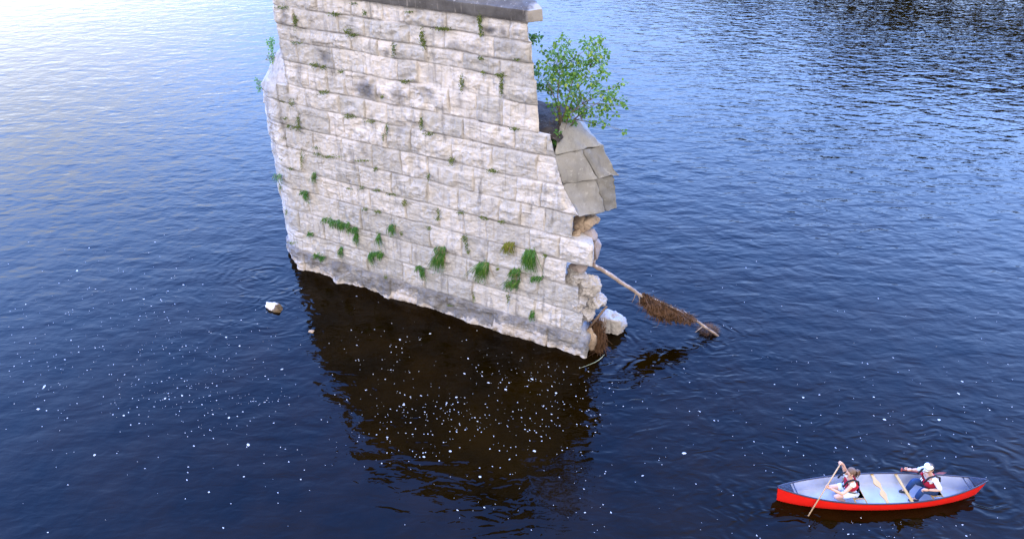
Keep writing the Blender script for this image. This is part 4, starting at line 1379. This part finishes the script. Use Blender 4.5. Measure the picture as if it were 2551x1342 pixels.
def person(label, J, hat, hair_long, cloth):
    """seated paddler in canoe coordinates (x to the stern, y to the far side, z up)"""
    base = Vector((J['pel'][0], J['pel'][1], .04))
    M = Matrix.Translation(C_ORG) @ Matrix.Rotation(C_ROT, 4, 'Z')
    root = empty('person', M @ base, C_ROT, label, 'person')
    V = lambda k: Vector(J[k]) - base
    pel, chest, neck, head = V('pel'), V('chest'), V('neck'), V('head')
    face = Vector(J['face']).normalized()
    waist = pel.lerp(chest, .45)
    up = (head - neck).normalized()

    def torso(verts, edges, radii, g=0.0, upto='head'):
        chain([pel, waist, chest], None, verts, edges, radii, [.125 + g, .112 + g, .13 + g])
        if upto == 'head':
            chain([neck, head - up * .055 + face * .012, head + face * .006, head + up * .075], 2, verts, edges, radii, [.052, .070, .093, .066])
    verts, edges, radii = [], [], []
    torso(verts, edges, radii)
    for s in 'nf':
        sh, el, wr = V(s + 'sh'), V(s + 'el'), V(s + 'wr')
        chain([sh, sh.lerp(el, .5), el, el.lerp(wr, .45), wr], 2, verts, edges, radii, [.062, .048, .041, .038, .026])
        hp, kn, ft = V(s + 'hip'), V(s + 'kn'), V(s + 'ft')
        chain([hp, hp.lerp(kn, .5), kn, kn.lerp(ft, .4), ft, ft + Vector((-.13, 0, -.02))], 0, verts, edges, radii, [.092, .080, .058, .056, .040, .035])
    bm = skin_bm(verts, edges, radii)
    # nose, ears, hands join the same body mesh
    side = face.cross(up).normalized()
    tube(bm, [head + face * .085 + up * .018, head + face * .112 - up * .012, head + face * .088 - up * .022], [.009, .014, .010], 6)
    for sg in (-1, 1):
        ball(bm, head + side * sg * .088 - face * .008, (.018, .012, .03), 10)
    for s, (ax, cu, th) in J['hands'].items():
        hand(bm, V(s + 'wr'), V(s + 'palm'), ax, cu, th)
    link('body', bm_mesh('body', bm), SKIN, root)
    eye_m = simple('eye_dark', (.03, .02, .02), .3)
    for sg in (-1, 1):
        b2 = bmesh.new(); ball(b2, head + face * .084 + side * sg * .034 + up * .012, (.012, .012, .009), 10)
        link('eye', bm_mesh('eye', b2), eye_m, root)
    b2 = bmesh.new(); p = head + face * .086 - up * .048
    tube(b2, [p - side * .026, p + face * .006, p + side * .026], [.005, .008, .005], 6)
    link('mouth', bm_mesh('mouth', b2), simple('lips', (.36, .13, .11), .4), root)
    # ---- clothes
    if cloth['sleeve'] is not None:
        v2, e2, r2 = [], [], []
        torso(v2, e2, r2, .012, 'chest')
        for s in 'nf':
            sh, el = V(s + 'sh'), V(s + 'el')
            k = cloth['sleeve']
            chain([sh, sh.lerp(el, k * .5), sh.lerp(el, k)], 2, v2, e2, r2, [.068, .062, .058])
        chain([chest.lerp(neck, .7)], 2, v2, e2, r2, [.075])
        link('shirt', bm_mesh('shirt', skin_bm(v2, e2, r2)), cloth['shirt'], root)
    v2, e2, r2 = [], [], []
    chain([pel + Vector((0, 0, .01))], None, v2, e2, r2, [.142])
    for s in 'nf':
        hp, kn, ft = V(s + 'hip'), V(s + 'kn'), V(s + 'ft')
        if cloth['long']:
            chain([hp, hp.lerp(kn, .5), kn, kn.lerp(ft, .5), kn.lerp(ft, .93)], 0, v2, e2, r2, [.108, .096, .076, .070, .060])
        else:
            chain([hp, hp.lerp(kn, .35), hp.lerp(kn, .66)], 0, v2, e2, r2, [.106, .100, .094])
    link('trousers' if cloth['long'] else 'shorts', bm_mesh('legwear', skin_bm(v2, e2, r2)), cloth['legs'], root)
    if cloth['long']:
        for s in 'nf':
            ft = V(s + 'ft'); b2 = bmesh.new()
            tube(b2, [ft + Vector((.05, 0, -.02)), ft + Vector((.0, 0, -.015)), ft + Vector((-.10, 0, -.03)), ft + Vector((-.17, 0, -.04))], [.045, .052, .046, .026], 8)
            link('shoe', bm_mesh('shoe', b2), simple('dark_shoe', (.03, .035, .04), .7), root)
    # life jacket: thick vest with shoulder straps
    v2, e2, r2 = [], [], []
    ch2 = chest + (chest - waist) * .12
    chain([waist.lerp(pel, .25), waist, chest, ch2], None, v2, e2, r2, [.172, .190, .198, .170])
    for s in 'nf':
        sh = V(s + 'sh')
        chain([chest.lerp(sh, .62) + Vector((0, 0, .02))], 2, v2, e2, r2, [.110])
    vest = link('life_jacket', bm_mesh('life_jacket', skin_bm(v2, e2, r2)), cloth['vest'], root)
    bm = bmesh.new()
    fr = Vector((-1, 0, 0))
    for s in 'nf':
        a = chest.lerp(V(s + 'sh'), .72)
        tube(bm, [a + fr * .185 - Vector((0, 0, .10)), a + fr * .13 + Vector((0, 0, .07)), a + Vector((.0, 0, .125)), a - fr * .13 + Vector((0, 0, .06)), a - fr * .185 - Vector((0, 0, .08))], [.022] * 5, 6)
    ring = []
    for k in range(13):
        a = k / 12 * 2 * math.pi
        ring.append(waist + Vector((math.cos(a) * .196, math.sin(a) * .198, -.015)))
    tube(bm, ring, [.013] * 13, 5, False)
    link('strap', bm_mesh('vest_strap', bm), simple('black_strap', (.012, .012, .018), .7), vest)
    if cloth.get('mark'):
        bm = bmesh.new()
        for dy, hgt in cloth['mark']:
            c = chest + Vector((-.203, dy, .0)); 
            tube(bm, [c + Vector((.004, 0, .045)), c + Vector((0, .0, 0)), c + Vector((.006, .012, -hgt))], [.011, .011, .009], 5)
        link('white_mark', bm_mesh('vest_mark', bm), simple('white_print', (.8, .8, .8), .6), vest)
    # hair
    hm = cloth['hair']
    bm = bmesh.new()
    ball(bm, head - face * .020 + up * .022, (.100, .096, .103), 24)
    cut = [v for v in bm.verts if (v.co - head).dot(face) > .030 and (v.co - head).dot(up) < .062]
    bmesh.ops.delete(bm, geom=cut, context='VERTS')
    co = np.array([v.co[:] for v in bm.verts]); nn = fbm(co[:, 0] * 30, co[:, 1] * 30, co[:, 2] * 12, 3, 4)
    for v, q in zip(bm.verts, nn): v.co += (v.co - head).normalized() * float(q) * .007
    if hair_long:
        b = head - face * .10 + up * .012
        for k in range(16):
            o = Vector((random.gauss(0, .012), random.gauss(0, .016), 0))
            tube(bm, [b + o * .3, b - face * .055 + o + up * .01, b - face * .075 + o * 1.5 - Vector((0, 0, .09)), b - face * .05 + o * 1.6 - Vector((0, 0, .21 + random.random() * .05))], [.014, .016, .014, .004], 5)
    link('hair', bm_mesh('hair', bm), hm, root)
    if hat:
        bm = bmesh.new()
        ball(bm, head + up * .062 - face * .010, (.101, .098, .062), 24)
        cut = [v for v in bm.verts if (v.co - head).dot(up) < .060]
        bmesh.ops.delete(bm, geom=cut, context='VERTS')
        rows = []
        for t in np.linspace(0, 1, 5):
            rows.append([bm.verts.new(head + up * (.064 - .012 * t) + face * (.082 + .050 * t) * math.cos(a) + side * .092 * math.sin(a) * (1 - .12 * t)) for a in np.linspace(-1.05, 1.05, 11)])
        for r0, r1 in zip(rows, rows[1:]):
            for k in range(10): bm.faces.new((r0[k], r0[k + 1], r1[k + 1], r1[k]))
        bmesh.ops.solidify(bm, geom=bm.faces[:], thickness=-.004)
        cp = link('cap', bm_mesh('cap', bm), simple('white_cotton', (.74, .76, .74), .8, .2, .06), root)
        bm = bmesh.new()
        q = [head + up * .062 - face * .010 + (face * math.cos(a) + side * math.sin(a)) * .101 for a in np.linspace(1.25, 2 * math.pi - 1.25, 15)]
        tube(bm, q, [.008] * 15, 5)
        link('cap_band', bm_mesh('cap_band', bm), simple('black_band', (.02, .02, .03), .7), cp)
    return root


RED_V = Mat('red_vest', .75, .25)
RED_V = RED_V.done(RED_V.mix(RED_V.noise(9, 4), (.30, .008, .028), (.46, .014, .035)), RED_V.bump(RED_V.noise(22, 3), .012, .8))
WHITE = simple('white_cloth', (.70, .69, .66), .85, .2, .08, 8, .01)
JEANS = simple('blue_denim', (.020, .044, .11), .9, .15, .35, 14, .008)
SHORT = simple('pale_shorts', (.62, .68, .74), .85, .2, .08, 8, .01)
BROWN_H = Mat('brown_hair', .6, .35)
BROWN_H = BROWN_H.done(BROWN_H.mix(BROWN_H.noise(30, 3, .6, (1, 1, .2)), (.075, .040, .026), (.19, .12, .085)))
DARK_H = simple('dark_grey_hair', (.12, .09, .07), .7)

WOMAN = dict(pel=(-.70, 0, .31), chest=(-.84, -.01, .66), neck=(-.89, -.01, .82), head=(-.925, -.01, .99), face=(-.86, .12, -.42),
             nsh=(-.87, -.17, .745), nel=(-1.10, -.285, .54), nwr=(-1.40, -.195, .655), npalm=(-1.468, -.178, .69),
             fsh=(-.90, .155, .765), fel=(-1.02, .19, 1.00), fwr=(-1.15, .08, 1.20), fpalm=(-1.20, .045, 1.255),
             nhip=(-.74, -.10, .30), nkn=(-1.16, -.15, .27), nft=(-.86, -.14, .085), fhip=(-.74, .10, .30), fkn=(-1.17, .13, .27), fft=(-.86, .13, .085),
             hands={'n': ((-.25, -.32, -.49), 1, -1), 'f': ((.1, .9, .1), 1, 1)})
person('woman paddler with brown ponytail and red life jacket, both hands on a wooden paddle', WOMAN, False, True,
       dict(sleeve=.20, shirt=WHITE, legs=SHORT, long=False, vest=RED_V, hair=BROWN_H))
MAN = dict(pel=(1.24, 0, .33), chest=(1.03, -.01, .70), neck=(.99, -.01, .89), head=(.91, -.02, 1.06), face=(-.70, -.36, -.62),
           nsh=(1.05, -.185, .835), nel=(1.20, -.285, .60), nwr=(.99, -.215, .515), npalm=(.91, -.19, .50),
           fsh=(1.03, .175, .82), fel=(1.03, .345, .55), fwr=(.93, .41, .475), fpalm=(.86, .43, .455),
           nhip=(1.18, -.10, .33), nkn=(.90, -.16, .43), nft=(.86, -.15, .10), fhip=(1.18, .10, .33), fkn=(.82, .10, .45), fft=(.76, .10, .10),
           hands={'n': ((.15, .6, -.5), 1, 1), 'f': ((.98, .12, -.16), -1, 1)})
person('man in white cap, jeans and red life jacket looking down from the stern seat', MAN, True, False,
       dict(sleeve=1.0, shirt=WHITE, legs=JEANS, long=True, vest=RED_V, hair=DARK_H, mark=[(-.03, .03), (-.075, .02)]))


def paddle(label, top, low, blade_to, mat, wide):
    """top grip, shaft through low, blade ending at blade_to (canoe coordinates)"""
    M = Matrix.Translation(C_ORG) @ Matrix.Rotation(C_ROT, 4, 'Z')
    top, low, end = Vector(top), Vector(low), Vector(blade_to)
    root = empty('paddle', M @ end, C_ROT, label, 'paddle')
    d = (end - top).normalized(); L = (end - top).length
    w = Vector(wide); w = (w - d * w.dot(d)).normalized(); n = d.cross(w)
    bm = bmesh.new()
    tube(bm, [top - end, top + d * .5 - end, end - d * .48 - end], [.0145, .0155, .0145], 8)
    tube(bm, [top - end - w * .05, top - end + d * -.008, top - end + w * .05], [.015, .019, .015], 8)
    link('shaft', bm_mesh('paddle_shaft', bm), mat, root)
    bm = bmesh.new(); rows = []
    for t, hw in ((0, .016), (.06, .03), (.15, .075), (.3, .095), (.42, .092), (.48, .07), (.5, .03)):
        c = d * (-.5 + t)
        rows.append([bm.verts.new(c + w * hw * a + n * .006 * b) for a, b in ((-1, 0), (0, -1), (1, 0), (0, 1))])
    for r0, r1 in zip(rows, rows[1:]):
        for k in range(4): bm.faces.new((r0[k], r0[(k + 1) % 4], r1[(k + 1) % 4], r1[k]))
    bm.faces.new(rows[0]); bm.faces.new(rows[-1][::-1])
    bmesh.ops.recalc_face_normals(bm, faces=bm.faces)
    link('blade', bm_mesh('paddle_blade', bm), mat, root)


_t, _l = Vector((-1.20, .045, 1.265)), Vector((-1.49, -.178, .70))
_d = (_l - _t).normalized()
paddle('pale wooden paddle held upright by the woman and dipping into the water', _t, _l, _t + _d * 2.22, simple('pale_paddle_wood', (.46, .31, .18), .5, .4, .12), (1, .3, .1))
paddle('dark red paddle trailing along the far side behind the man', (.68, .418, .475), (.86, .43, .455), (2.15, .62, -.10), simple('dark_red_paddle', (.22, .035, .03), .5, .4), (0, .5, 1))
